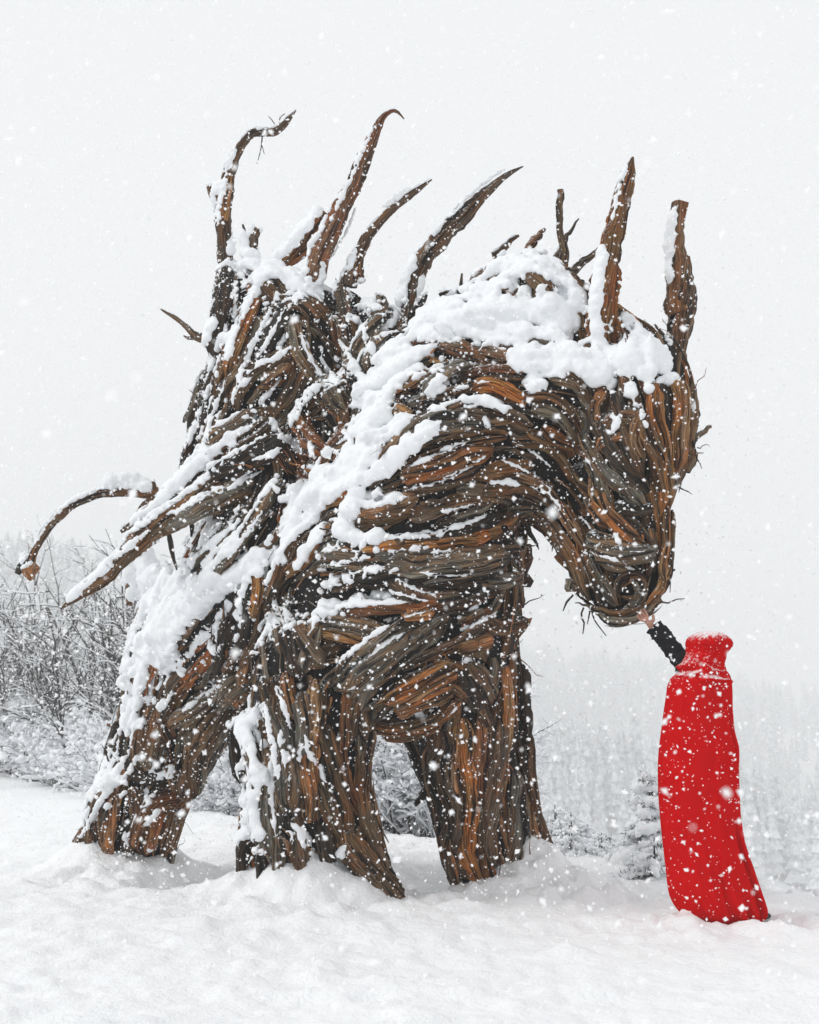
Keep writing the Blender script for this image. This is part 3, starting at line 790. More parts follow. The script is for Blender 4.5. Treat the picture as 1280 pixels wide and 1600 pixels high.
cum2 = np.cumsum(ar2); idx = np.searchsorted(cum2, rng.random(nS) * cum2[-1]); u = rng.random((nS, 2)); fl = u.sum(1) > 1; u[fl] = 1 - u[fl]
SP = AV[AT[idx, 0]] + (AV[AT[idx, 1]] - AV[AT[idx, 0]]) * u[:, :1] + (AV[AT[idx, 2]] - AV[AT[idx, 0]]) * u[:, 1:]
SN = fn[idx]
sgn = np.where((SN @ Wd) >= 0, 1, -1)            # for closed tubes both windings are tested by the occlusion ray
dots = np.abs(SN @ Wd)
zn = np.zeros(nS)
for c, r, am in zc: zn = np.maximum(zn, am * np.exp(-np.sum((SP - c) ** 2, 1) / (r * r) * .9))
ns = fbm(SP[:, 0] * 2.6, SP[:, 1] * 2.6, SP[:, 2] * 2.6, oct=3, seed=77); ns2 = fbm(SP[:, 0] * 11, SP[:, 1] * 11, SP[:, 2] * 11, oct=2, seed=78)
bare = np.interp((SP[:, 0] - 0.0), [-1.5, .2, 1.2], [.20, .02, -.14])
score = dots + .62 * zn + .34 * ns + .16 * ns2 + bare
cand = np.where(score > .69)[0]
pts = []; rad = []
for k in cand:
    p = SP[k]; q = Vector(p + Wd * .012)
    loc, no, _, dist = wood_bvh.ray_cast(q, Vector(Wd), .16)
    if loc is not None: continue
    up = Vector((0, 0, 1)); 
    s = score[k] - .69
    r = .008 + min(.034, .026 * s + .024 * zn[k] * min(1, s * 2.5))
    pts.append(p + Wd * r * .35 + np.array([0, 0, r * .15])); rad.append(r)

TRACED = """
56:650,512 700,507 760,512 830,522
48:730,490 790,482 850,492 890,520
38:760,430 800,408 850,418 890,450 915,490
44:720,472 690,485
34:840,450 880,482 900,520
58:800,560 850,562 890,572
44:880,540 915,575 940,600
66:930,567 980,562 1025,578
50:985,525 1015,550 1045,578
30:970,495 1000,520 1030,545
26:1040,585 1052,600
26:945,592 960,605
26:985,598 986,622
22:1010,598 1016,614
38:828,590 842,612
12:953,640 960,662 958,680
10:968,645 966,668
9:1000,632 1004,650 1010,668
8:985,590 990,625 992,640
24@8.3:936,545 931,480 937,420 943,385
14@8.3:956,345 966,295 979,258
18@8.5:1044,575 1046,520
20@8.48:1046,445 1045,400 1049,350 1057,322
18@9.2:622,480 632,440 650,400
11@9.15:678,367 715,325 755,288 790,264
12@9.4:545,425 555,390
6@9.4:598,325 640,293
9@9.35:526,325 548,280 563,242 583,200
6@9.4:512,410 540,365 556,325
24:400,382 430,376 465,352 498,325 518,312
38:365,372 380,402 410,412 450,432 482,452
32:420,402 450,382 488,345
28:440,432 490,452 505,470
9@9.8:340,352 348,292 368,235
7@9.7:400,203 430,197
12@9.8:333,300 336,322
22@9.8:345,520 325,534 338,548
12:400,452 385,482 370,512 355,562
10:425,482 400,532 375,582
8:445,482 425,522 400,562
14:435,542 450,522
16:420,560 395,580 380,610 372,632
14:455,543 420,568
16:340,582 345,612 360,642
14:530,532 550,562 570,590 590,602 602,622
18:500,542 520,562 550,572 570,602
20:545,452 580,442 600,452 620,482 610,512
14:562,452 540,472
16:540,492 562,502
15:500,602 480,622 460,652 445,672
18:420,652 440,682 460,692 475,712
13:485,692 490,722 500,737
14:330,602 310,652 290,702
26:400,642 370,680 340,702 300,747
28:358,692 318,722 278,760 238,800 198,832
16:232,828 190,866 150,902 105,942
10:260,805 300,785 340,765
9:340,772 380,752 410,735
30@10.9:160,760 185,752 212,753 236,768
10@10.85:150,767 110,785 74,817 53,852
16@10.8:43,862 33,880
56@10.9:240,882 235,920 250,952
24@10.9:215,902 206,940
30@10.8:260,922 290,952
40@10.9:232,942 262,962
48:600,602 590,642 572,682
50:640,560 605,595 585,640
40:590,660 572,700 545,735
30:530,760 500,790 480,820
44:640,562 610,582 590,612
38:622,542 592,572
36:600,692 590,672
28:640,652 602,672
26:700,592 682,607 670,622
20:720,632 760,627 800,642
14:755,652 765,672
34:690,660 650,687 620,717 590,742 560,752
42:560,742 520,742 490,762 465,792
30:570,757 550,792 540,822 530,842
26:520,832 570,842 600,837
24:556,787 590,777 628,777
12:635,766 680,756 720,737 758,714
19:710,755 740,746 780,752 812,760
12:640,730 690,706 732,690
10:780,716 800,726 840,746 862,766
12:830,760 860,776 882,802
15:600,842 650,837 690,832 730,817 760,802 776,790
12:500,866 530,852
12:640,861 668,856
13:498,892 540,879 580,871
12:515,907 560,894 600,887
22:545,942 580,931 620,939
15:500,953 560,943 640,943
9:600,921 650,936 670,940
22:520,912 552,902
24:500,952 532,947
10:492,972 482,992
10:620,906 650,921 682,932
9:545,1042 562,1026
30:480,782 460,812 440,842
20:450,852 440,882
24:500,832 480,862 460,892
18:432,852 425,882
26:422,872 400,902
16:460,932 446,962 440,982
12:430,932 430,982
40:420,862 380,892 340,922 300,952
50:330,912 290,952 260,992 235,1032
40:350,902 300,962
30:272,1012 250,1052
26:225,1042 215,1092
30:246,982 220,1042
20:240,1062 235,1102
16:302,1012 280,1062
20:216,1122 200,1150
13:342,1072 310,1092 285,1112
10:270,1082 250,1112
12:350,1006 335,1022
12:420,962 405,986
22:400,1112 395,1142 406,1162
14:432,1072 446,1112 456,1142
26:400,1202 415,1222
20:392,1150 396,1190 402,1230 398,1262
30:386,1235 392,1270 398,1300
24:382,1280 392,1312
16:436,1140 446,1180 452,1230
14:412,1100 420,1140 430,1180 436,1220
16:448,1280 452,1310 446,1340
10:372,460 366,500 356,540
12:350,600 332,650 318,700 300,735
10:402,520 388,560 372,600 362,640
12:470,520 486,560 506,600
14:440,590 425,610 405,632
12:500,560 520,590 540,610
16:585,470 600,500 596,540 580,560
14:560,500 572,530 590,560
12:440,700 420,712 395,720
12:540,700 530,730 515,748
10:330,860 350,830 375,795
12:360,870 385,835 410,800
12:300,905 330,880
8:690,800 720,795 745,786
7:800,690 830,705 860,730
8:600,970 640,962 670,955
8:560,1040 600,1008 630,990
7:720,985 750,972 780,955
9:800,870 812,880
8:700,1120 720,1100
8:655,895 700,900 740,897
9:545,858 565,850
24:395,1252 400,1292 410,1312
12:425,1182 425,1242 430,1302
12:477,1148 482,1172 488,1190
14:484,1184 499,1200 512,1224
8:470,1152 468,1192
14:458,1285 470,1305 478,1330
12:470,1292 486,1318 492,1345
20:540,1322 520,1352 490,1372
30:430,1368 480,1384 520,1378
16:232,1206 256,1216 272,1206
14:215,1182 200,1210 180,1230 160,1250 145,1280 125,1310
10:250,1266 226,1290
14:195,1302 200,1322
8:910,863 940,869 970,879 990,891
7:985,863 1010,861
15:960,832 972,862
14:890,716 895,722
9:915,712 926,737
11:905,806 935,842
12:1080,622 1083,642
"""
for line in TRACED.strip().splitlines():
    h, ps = line.split(':'); w, _, Yf = h.partition('@'); w = float(w)
    tp = np.array([[float(q) for q in p.split(',')] for p in ps.split()]); ln = np.sum(np.linalg.norm(np.diff(tp, axis=0), axis=1))
    n = max(2, int(ln / 3)); pp = catmull(tp, n) if len(tp) > 1 else tp
    lastY = float(Yf) if Yf else None; dT = np.gradient(pp, axis=0); dT /= np.linalg.norm(dT, axis=1)[:, None] + 1e-9
    wn = rng.uniform(0, 99); edge = 1 + .24 * vnoise(np.arange(n) * .35, np.zeros(n) + wn) + .18 * vnoise(np.arange(n) * 1.1, np.zeros(n) + wn)
    for k in range(n):
        t_ = k / (n - 1); hw = w * .5 * edge[k] * min(1, .45 + min(t_, 1 - t_) * 5)
        for q in range(3 + int(w / 6)):
            o_ = rng.uniform(-1, 1); off_ = o_ * hw * .72; x = pp[k, 0] - dT[k, 1] * off_; y = pp[k, 1] + dT[k, 0] * off_
            loc, no, _, _ = wood_bvh.ray_cast(CAMV, raydir(x, y).normalized())
            if loc is not None and not Yf and 14 < w < 36:
                nf = no if no.dot(raydir(x, y)) < 0 else -no
                if nf.dot(Vector(Wd)) < -.25: continue
            if Yf:
                Y0 = float(Yf); Y = loc.y if (loc is not None and abs(loc.y - Y0) < .25) else Y0 + .01
            else:
                if loc is None: continue
                Y = loc.y
                if lastY is not None and Y > lastY + .35: continue
                lastY = Y if lastY is None else .8 * lastY + .2 * Y
            r = m_of(max(2.8, min(hw * .52, 9.5) * (1 - .5 * o_ * o_) * (.75 + .25 * edge[k])), Y)
            p = np.array(P(x, y, Y)) + np.array((-.05, -.25, .25)) * r
            pts.append(p); rad.append(r)
print('snow pts', len(pts), 'of', len(cand))
snowm = grow('snow_cover', pts, rad, .0138, 8, .6)
def roughen(me, a1, a2, seed=0):
    n = len(me.vertices); v = np.empty(n * 3, np.float32); q = np.empty(n * 3, np.float32); me.vertices.foreach_get('co', v); me.vertices.foreach_get('normal', q); v = v.reshape(-1, 3); q = q.reshape(-1, 3)
    v += q * (a1 * fbm(v[:, 0] / .09, v[:, 1] / .09, v[:, 2] / .09, oct=2, seed=seed + 5) + a2 * fbm(v[:, 0] / .03, v[:, 1] / .03, v[:, 2] / .03, oct=2, seed=seed + 9))[:, None]
    me.vertices.foreach_set('co', v.ravel()); me.update()
roughen(snowm, .016, .008)
print('snow polys', len(snowm.polygons))
o = link('snow_cover', snowm, M_SNOW, horse); tag(o, kind='stuff')

# ------------------------------------------------------------------ person
def skin(name, verts, edges, radii, root=0, sub=2):
    me = bpy.data.meshes.new(name); me.from_pydata([tuple(v) for v in verts], edges, []); me.update()
    ob = bpy.data.objects.new(name, me); col.objects.link(ob)
    md = ob.modifiers.new('skin', 'SKIN'); md.use_smooth_shade = True
    for k, sv in enumerate(me.skin_vertices[0].data if me.skin_vertices else []): sv.radius = radii[k] if isinstance(radii[k], tuple) else (radii[k], radii[k])
    return ob
def skin_mesh(name, verts, edges, radii, root=0, sub=2):
    me = bpy.data.meshes.new(name); me.from_pydata([tuple(v) for v in verts], edges, []); me.update()
    ob = bpy.data.objects.new(name, me); col.objects.link(ob)
    ob.modifiers.new('skin', 'SKIN')
    dg = bpy.context.evaluated_depsgraph_get(); dg.update()
    if not me.skin_vertices:
        bpy.context.view_layer.objects.active = ob; bpy.ops.mesh.customdata_skin_add()
    for k, sv in enumerate(me.skin_vertices[0].data):
        r = radii[k]; sv.radius = r if isinstance(r, tuple) else (r, r); sv.use_root = (k == root)
    sb = ob.modifiers.new('sub', 'SUBSURF'); sb.levels = sub; sb.render_levels = sub
    dg = bpy.context.evaluated_depsgraph_get(); dg.update()
    out = bpy.data.meshes.new_from_object(ob.evaluated_get(dg)); out.name = name
    bpy.data.objects.remove(ob); out.materials.clear()
    if len(out.polygons): out.polygons.foreach_set('use_smooth', np.ones(len(out.polygons), bool))
    return out
PY = 7.94
base = G(1115, 1438); base.y = PY; base.z = gz(base.x, PY)
person = bpy.data.objects.new('person', None); col.objects.link(person)
tag(person, 'person in a long red hooded cape reaching a black sleeved arm up to the snout', 'person')
def Q_(x, y, Y=PY): return np.array(P(x, y, Y))
face = Vector((-.75, .66, 0)).normalized(); side = Vector((face.y, -face.x, 0))   # side: the person's right hand side
# body skeleton
hx, hy = Q_(1103, 1250)[0], PY
def BP(f, s, z): v = Vector((hx, hy, 0)) + face * f + side * s; v.z = z; return v
sh_z = Q_(1100, 1066)[2]
neckp = Q_(1100, 1052); headp = Q_(1100, 1020)
V = [BP(0, 0, .95), BP(0, 0, 1.12), BP(0, 0, 1.30), BP(0, 0, 1.42), Vector(neckp) + Vector((0, 0, .0)), 
     BP(0, .17, 1.40), BP(0.02, .22, 1.15), BP(.06, .22, .92),                     # right arm hanging
     Vector(Q_(1084, 1066, 7.95))]
elbow = Q_(1066, 1038, 7.97); wrist = Q_(1020, 983, 7.985)
V += [Vector(elbow), Vector(wrist)]
V += [BP(0, .09, .90), BP(.02, .10, .50), BP(0, .10, .10), BP(.14, .10, .05), BP(0, -.09, .90), BP(.02, -.10, .50), BP(-.04, -.10, .10), BP(.10, -.10, .05)]
E = [(0,1),(1,2),(2,3),(3,4),(3,5),(5,6),(6,7),(3,8),(8,9),(9,10),(0,11),(11,12),(12,13),(13,14),(0,15),(15,16),(16,17),(17,18)]
RR = [(.13,.11),(.12,.10),(.13,.10),(.10,.08),(.055,.055),.055,.045,.03,.045,.034,(.024,.020),.085,.06,.045,.04,.085,.06,.045,.04]
# head with a face
nk = len(V); hp = Vector(headp)
V += [hp + Vector((0, 0, -.02)), hp + Vector((0, 0, .05))]; E += [(4, nk), (nk, nk + 1)]; RR += [(.085, .09), (.07, .075)]
# hand: palm and five fingers
wr = Vector(wrist); tip = Vector(Q_(1002, 959, 7.99)); hd = (tip - wr).normalized(); hs_ = hd.cross(Vector((0, 1, 0))).normalized(); hn = hd.cross(hs_)
pk = len(V); V += [wr + hd * .045, wr + hd * .075]; E += [(10, pk), (pk, pk + 1)]; RR += [(.036, .016), (.038, .014)]
for q, (sp, ln_) in enumerate([(-.027, .050), (-.009, .060), (.009, .057), (.026, .044)]):
    a_ = wr + hd * .085 + hs_ * sp * .9; b_ = a_ + hd * ln_ * .5 + hs_ * sp * .15; c_ = b_ + (hd * .8 + hn * .35).normalized() * ln_ * .5
    k = len(V); V += [a_, b_, c_]; E += [(pk + 1, k), (k, k + 1), (k + 1, k + 2)]; RR += [.010, .0085, .007]
k = len(V); V += [wr + hd * .04 - hs_ * .040, wr + hd * .075 - hs_ * .058]; E += [(pk, k), (k, k + 1)]; RR += [.011, .009]
bm_ = skin_mesh('body', V, E, RR, 0, 2)
ms, t_, b_, N_f, L_f = newmat('skin'); b_.inputs['Base Color'].default_value = (.50, .25, .17, 1); b_.inputs['Roughness'].default_value = .5
tcs = N_f('ShaderNodeTexCoord'); nsx = N_f('ShaderNodeTexNoise'); nsx.inputs['Scale'].default_value = 60; L_f(tcs.outputs['Object'], nsx.inputs['Vector'])
mr = N_f('ShaderNodeMixRGB'); mr.inputs[1].default_value = (.36, .17, .115, 1); mr.inputs[2].default_value = (.44, .23, .16, 1); L_f(nsx.outputs[0], mr.inputs[0]); L_f(mr.outputs[0], b_.inputs['Base Color'])
link('body', bm_, ms, person)
# simple face details inside the hood
def ball(c, r, seg=10, sc_=(1, 1, 1)):
    bm = bmesh.new(); bmesh.ops.create_icosphere(bm, subdivisions=2, radius=1)
    for v in bm.verts: v.co = Vector((v.co.x * r * sc_[0], v.co.y * r * sc_[1], v.co.z * r * sc_[2])) + Vector(c)
    me = bpy.data.meshes.new('b'); bm.to_mesh(me); bm.free()
    me.polygons.foreach_set('use_smooth', np.ones(len(me.polygons), bool)); return me
M_EYE = plain('eye', (.6, .6, .6)); M_HAIR = plain('hair', (.03, .02, .012))
for s_ in (-1, 1): link('eye', ball(hp + face * .085 + side * .032 * s_ + Vector((0, 0, .02)), .012), M_EYE, person)
link('nose', ball(hp + face * .10 + Vector((0, 0, -.01)), .014, sc_=(1, 1, 1.5)), ms, person)
link('mouth', ball(hp + face * .088 + Vector((0, 0, -.045)), .02, sc_=(1, 1, .35)), plain('lips', (.35, .10, .08)), person)
link('hair', ball(hp - face * .02 + Vector((0, 0, .03)), .103), M_HAIR, person)

# red cape
def cloth_mat(name='red_cape', dust=0.0):
    m, t, b, N, L = newmat(name); b.inputs['Roughness'].default_value = .9; b.inputs['Specular IOR Level'].default_value = 0.0
    tc = N('ShaderNodeTexCoord'); n = N('ShaderNodeTexNoise'); n.inputs['Scale'].default_value = 5; n.inputs['Detail'].default_value = 3; L(tc.outputs['Object'], n.inputs['Vector'])
    mxx = N('ShaderNodeMixRGB'); mxx.inputs[1].default_value = (.43, .001, .002, 1); mxx.inputs[2].default_value = (.62, .0015, .003, 1); L(n.outputs[0], mxx.inputs[0])
    geo = N('ShaderNodeNewGeometry'); sp = N('ShaderNodeSeparateXYZ'); L(geo.outputs['Normal'], sp.inputs[0])
    s = N('ShaderNodeTexNoise'); s.inputs['Scale'].default_value = 70; s.inputs['Detail'].default_value = 5; s.inputs['Roughness'].default_value = .75; L(tc.outputs['Object'], s.inputs['Vector'])
    ad = N('ShaderNodeMath'); ad.operation = 'MULTIPLY_ADD'; L(sp.outputs[2], ad.inputs[0]); ad.inputs[1].default_value = .36; L(s.outputs[0], ad.inputs[2])
    th = N('ShaderNodeMapRange'); th.inputs[1].default_value = .74 - dust; th.inputs[2].default_value = .94 - dust; L(ad.outputs[0], th.inputs[0])
    fx = N('ShaderNodeMixRGB'); fx.inputs[2].default_value = (.85, .85, .87, 1); L(th.outputs[0], fx.inputs[0]); L(mxx.outputs[0], fx.inputs[1]); L(fx.outputs[0], b.inputs['Base Color'])
    w = N('ShaderNodeTexNoise'); w.inputs['Scale'].default_value = 28; w.inputs['Detail'].default_value = 4; L(tc.outputs['Object'], w.inputs['Vector'])
    bp = N('ShaderNodeBump'); bp.inputs['Strength'].default_value = .25; bp.inputs['Distance'].default_value = .01; L(w.outputs[0], bp.inputs['Height']); L(bp.outputs[0], b.inputs['Normal'])
    return m
M_RED = cloth_mat()
def loft(rows, nth, depthf, fold, seed, nrow=150, hole=None):
    """rows: (py, xl, xr) down the figure"""
    rows = np.array(rows, float); rr = catmull(rows, nrow) ; th = np.linspace(0, 2 * math.pi, nth, endpoint=False)
    V = np.empty((nrow, nth, 3)); 
    for k in range(nrow):
        py, xl, xr = rr[k]; c = Q_((xl + xr) / 2, py); hw = (xr - xl) / 2 * PY / FPX; v = k / (nrow - 1)
        dp = hw * depthf(v)
        ca, sa = np.cos(th), np.sin(th)
        f = fold(th, v)
        V[k, :, 0] = c[0] + ca * hw * (1 + f * .35) ; V[k, :, 1] = c[1] + sa * dp * (1 + f); V[k, :, 2] = c[2] + .0 * ca
    i = np.arange(nrow - 1)[:, None] * nth; j = np.arange(nth)[None, :]; j2 = (j + 1) % nth
    Q = np.stack([i + j, i + nth + j, i + nth + j2, i + j2], -1)
    if hole is not None:
        vv = (np.arange(nrow - 1) / (nrow - 1))[:, None] + 0 * j; tt = th[None, :] + 0 * i
        Q = Q[~hole(tt, vv)]
    return V, Q.reshape(-1, 4)
cape_rows = [(1042,1080,1122),(1046,1069,1131),(1051,1060,1137),(1059,1050,1141),(1071,1044.5,1143),(1086,1042.5,1143),(1110,1039,1142),(1140,1035,1144),(1170,1031,1151),(1200,1029,1153),(1240,1030,1154),(1280,1034,1156),(1320,1039,1163),(1360,1044,1176),(1392,1048,1186),(1408,1053,1191),(1420,1060,1194),(1430,1070,1193),(1438,1084,1187),(1444,1102,1174)]
def cfold(th, v):
    ph = fbm(np.cos(th) * 2.2 + 5, np.sin(th) * 2.2 + v * .8, v * 1.3 + 0 * th, oct=2, seed=41)
    rp = np.sin(th * 5 + 7 * ph + v * 1.5) * .042 * (.5 + .6 * v) + np.sin(th * 11 + 9 * ph + v * 2) * .006
    kk = np.abs(vnoise(np.cos(th) * 2.0 + 3 + v * .6, np.sin(th) * 2.0 + v * .8, v * 2.2 + 0 * th, seed=63)); rp = rp - .06 * np.exp(-(kk / .07) ** 2) * np.clip((v - .25) * 1.6, 0, 1)
    crease = 0
    for a0, v0, v1, dp in [(-.50, .12, .40, .30), (-.72, .55, .99, .34), (-1.5, .72, 1.0, .09), (-2.25, .55, 1.0, .06), (-1.1, .80, 1.0, .20)]:
        w = np.clip((v - v0) / .1, 0, 1) * np.clip((v1 - v) / .08, 0, 1); d = np.angle(np.exp(1j * (th - a0 - (v - v0) * .25)))
        crease = crease - dp * w * np.exp(-(d / .07) ** 2) + dp * .4 * w * np.exp(-((d - .16) / .1) ** 2)
    return rp + .06 * ph + crease
V, Q = loft(cape_rows, 220, lambda v: .80 + .15 * (1 - v), cfold, 3, 260)
# hem gathers slightly unevenly
V[-30:, :, 2] += (np.linspace(0, 1, 30)[:, None] ** 2) * .018 * fbm(np.cos(np.linspace(0, 6.283, 220))[None, :] * 3 + 0 * V[-30:, :, 0], np.sin(np.linspace(0, 6.283, 220))[None, :] * 3 + 0 * V[-30:, :, 0], seed=4)
cape = link('cape', mesh_np('cape', V, Q), M_RED, person)
sd = cape.modifiers.new('thick', 'SOLIDIFY'); sd.thickness = .006
capeV = V.copy()
hood_rows = [(986,1102,1112),(987.5,1093,1123),(990.5,1084,1132),(995,1076,1139),(1001,1072,1144),(1008,1071,1145),(1014,1072,1141),(1021,1071,1136),(1028,1067,1134),(1035,1062,1132),(1042,1058,1133),(1049,1060,1133),(1055,1053,1138),(1062,1055,1142),(1068,1066,1138),(1073,1082,1130)]
fa = math.atan2(face.y, face.x)
def hfold(th, v):
    d = fbm(np.cos(th) * 2.4 + 9, np.sin(th) * 2.4, v * 4 + 0 * th, oct=3, seed=52); k = np.abs(vnoise(np.cos(th) * 2.2 + 3, np.sin(th) * 2.2 + v * 3, v * 6 + 0 * th, seed=61))
    wr = -np.exp(-(k / .10) ** 2) * .035
    gather = .10 * np.sin(v * 46 + 2.2 * np.cos(th + .6) + 3 * d) * np.clip((v - .5) * 4, 0, 1)
    return .26 * d + gather * 1.3 + 1.6 * wr * np.clip(v * 6, 0, 1)
def hhole(th, v):
    d = np.abs(np.angle(np.exp(1j * (th - fa)))); return (v > .12) & (v < .62) & (d < .75 * np.sqrt(np.clip(1 - ((v - .37) / .25) ** 2, 0, 1)))
V, Q = loft(hood_rows, 130, lambda v: 1.12 - .1 * v, hfold, 5, 110, hhole)
V[-60:, :, 2] -= np.linspace(0, 1, 60)[:, None] ** 2 * (.03 * vnoise(np.cos(np.linspace(0, 6.283, 130))[None, :] * 2 + 4 + 0 * V[-60:, :, 0], np.sin(np.linspace(0, 6.283, 130))[None, :] * 2 + 0 * V[-60:, :, 0], seed=8) + .012)
hood = link('hood', mesh_np('hood', V, Q), cloth_mat('red_hood', .07), person)
sd = hood.modifiers.new('thick', 'SOLIDIFY'); sd.thickness = .008
hoodV = V.copy()
# black sleeve
M_BLACK = plain('black_knit', (.010, .010, .012), .9, .2)
el = Vector(Q_(1078, 1056, 7.96)); pts = np.array([Q_(1082, 1062, 7.95), Q_(1064, 1034, 7.97), Q_(1049, 1014, 7.985), Q_(1035, 996, 7.99), Q_(1021, 980, 7.985)])
cc = catmull(pts, 40); tt = np.linspace(0, 1, 40); rr = m_of(1, 8) * (16.5 - 3.5 * tt) * (1 + .12 * np.sin(tt * 38) * (1 + vnoise(tt * 9, tt * 0)) * .5)
V, Q, T, Gv = tube_np(cc, rr, 20, None, 1, .06, wob=.18)
link('sleeve', mesh_np('sleeve', V, Q), M_BLACK, person)
# shoes
for s_, f_ in ((.10, 0), (-.10, -.02)):
    pass
shoe = ball(Q_(1186, 1431, 7.98), .05, sc_=(1.5, .9, .55)); link('shoe', shoe, plain('shoe', (.05, .05, .05)), person)
# flecks of snow caught on the cape and hood
def flecks(Vs, Ns, smin, smax, pw=2.2):
    n = len(Vs); an = np.arange(4) * 2 * math.pi / 4
    p1 = np.stack([np.cos(an), np.sin(an), 0 * an], -1); p2 = np.stack([0 * an, np.cos(an), np.sin(an)], -1); base_ = np.concatenate([p1, p2])
    F = np.array([(0,1,2),(0,2,3),(4,5,6),(4,6,7)])
    s = smin + (smax - smin) * rng.random(n) ** pw; q, _ = np.linalg.qr(rng.normal(size=(n, 3, 3)))
    st = 1 + rng.random((n, 3)) * np.array([.8, .2, .2]); loc = (base_[None] * st[:, None, :] * (1 + .28 * rng.normal(size=(n, 8, 1))) * s[:, None, None]) @ q
    V = Vs[:, None, :] + loc; Fq = (F[None] + (np.arange(n) * 8)[:, None, None]).reshape(-1, 3)
    return V.reshape(-1, 3), Fq
sel = rng.integers(0, capeV.shape[0], 420), rng.integers(0, capeV.shape[1], 420)
sel2 = rng.integers(0, hoodV.shape[0], 160), rng.integers(0, hoodV.shape[1], 160)
pv = np.concatenate([capeV[sel], hoodV[sel2]]); V, F = flecks(pv, None, .002, .0052)
o = link('snow_flecks', mesh_np('snow_flecks', V, F, False), M_FLAKE, person); tag(o, kind='stuff')

# ------------------------------------------------------------------ shrubs
def shrub_mesh(seed, h, stems, spread, twigs, sub, snowf, thick=.016, droop=0.0):
    rg = np.random.default_rng(seed); W = Bag(); S = Bag()
    def seg(p0, d, L, r, lvl):
        n = 7 if lvl == 0 else (5 if lvl == 1 else 4); pts = [p0]; dd = d.copy()
        for k in range(n - 1):
            dd = dd + rg.normal(0, .13 + .05 * lvl, 3) + np.array([0, 0, -.05 * droop * lvl + (.05 if lvl == 0 else 0.02)]); dd /= np.linalg.norm(dd); pts.append(pts[-1] + dd * L / (n - 1))
        C = np.array(pts); rr = r * np.linspace(1, .35, n)
        T = np.gradient(C, axis=0); T /= np.linalg.norm(T, axis=1)[:, None]
        a = np.cross(T, np.array([.3, .2, 1])); a /= np.linalg.norm(a, axis=1)[:, None] + 1e-9; b = np.cross(T, a)
        def tb(C, rr, sides):
            th = np.arange(sides) * 2 * math.pi / sides; V = C[:, None] + rr[:, None, None] * (np.cos(th)[None, :, None] * a[:, None] + np.sin(th)[None, :, None] * b[:, None])
            i = np.arange(n - 1)[:, None] * sides; j = np.arange(sides)[None]; j2 = (j + 1) % sides
            return V.reshape(-1, 3), np.stack([i + j, i + j2, i + sides + j2, i + sides + j], -1).reshape(-1, 4)
        V, Q = tb(C, rr, 3); W.add(V, Q)
        flat = 1 - abs(T[:, 2]) * .75
        sn = (rr * .9 + .011 * snowf * (1 + .8 * rg.random(n))) * flat * (rg.random(n) < .85)
        sn[0] *= .3; sn[-1] *= .5
        V, Q = tb(C + np.array([0, 0, 1]) * (sn * .85)[:, None], sn, 5); S.add(V, Q)
        if lvl < 2:
            m = twigs if lvl == 0 else sub
            for q in range(m):
                f = rg.uniform(.18, 1); k = min(int(f * (n - 1)), n - 2); ff = f * (n - 1) - k; p = C[k] * (1 - ff) + C[k + 1] * ff
                nd = T[k] + rg.normal(0, .55, 3); nd[2] = abs(nd[2]) * .6 + (.25 if lvl == 0 else 0); nd /= np.linalg.norm(nd)
                seg(p, nd, L * rg.uniform(.28, .5) * (1.15 - .5 * f), r * .5, lvl + 1)
    for s in range(stems):
        an = rg.uniform(0, 6.28); tl = abs(rg.normal(0, spread)); d = np.array([math.cos(an) * tl, math.sin(an) * tl, 1]); d /= np.linalg.norm(d)
        seg(np.array([math.cos(an), math.sin(an), 0]) * rg.uniform(0, .12 * h), d, h * rg.uniform(.6, 1.1), thick * rg.uniform(.6, 1.2) , 0)
    return W.mesh('stems'), S.mesh('snow_load')
def place(kind, parts, x, y, s, rz, label, cat, group, z=None):
    e = bpy.data.objects.new(kind, None); col.objects.link(e); e.location = (x, y, (gz(x, y) if z is None else z) - .05)
    e.rotation_euler = (0, 0, rz); e.scale = (s, s, s * random.uniform(.9, 1.1)); tag(e, label, cat, group)
    for nm, me, mat, kd_ in parts:
        c = link(nm, me, None, e); 
        if not me.materials: me.materials.append(mat)
        if kd_: c['kind'] = kd_
    return e
def shrubset(*a, **k):
    w, s = shrub_mesh(*a, **k); return [('stems', w, M_BARK, None), ('snow_load', s, M_SNOW, 'stuff')]
tall = [shrubset(s, 4.8, 9, .22, 7, 5, .62, .040) for s in (1, 2, 3)]
low = [shrubset(s, 1.7, 17, .75, 8, 6, 1.35, .013) for s in (11, 12)]
den = [shrubset(s, 1.15, 22, 1.1, 7, 5, 1.9, .014, droop=1.0) for s in (21, 22)]
for q_, dn in enumerate(den):
    rg_ = np.random.default_rng(90 + q_); bp_, br_ = [], []
    for _ in range(26):
        an_ = rg_.uniform(0, 6.28); rr_ = rg_.uniform(.1, .85); c_ = np.array([math.cos(an_) * rr_, math.sin(an_) * rr_, .95 - .55 * rr_ ** 2 + rg_.normal(0, .06)])
        dr_ = rg_.normal(0, 1, 3) * [1, 1, .25]; dr_ /= np.linalg.norm(dr_); m_ = rg_.integers(3, 8)
        for j_ in range(m_): bp_.append(c_ + dr_ * j_ * .05 + rg_.normal(0, .012, 3)); br_.append(rg_.uniform(.025, .06) * (1 - .08 * j_))
    dn.append(('snow_cap', grow('snow_cap', bp_, br_, .018, 4), M_SNOW, 'stuff'))
def edge_y(x): return float(np.clip(np.interp(x, _e[:, 0], _e[:, 1]), 6, 60))
def name_row(objs, fmt):
    for n_, (px_, o_) in enumerate(sorted(objs, key=lambda q: q[0])): o_['label'] = fmt % ORD[n_]
ORD = ['leftmost', 'second', 'third', 'fourth', 'fifth', 'sixth', 'seventh', 'eighth', 'ninth', 'tenth', 'eleventh', 'twelfth', 'thirteenth']
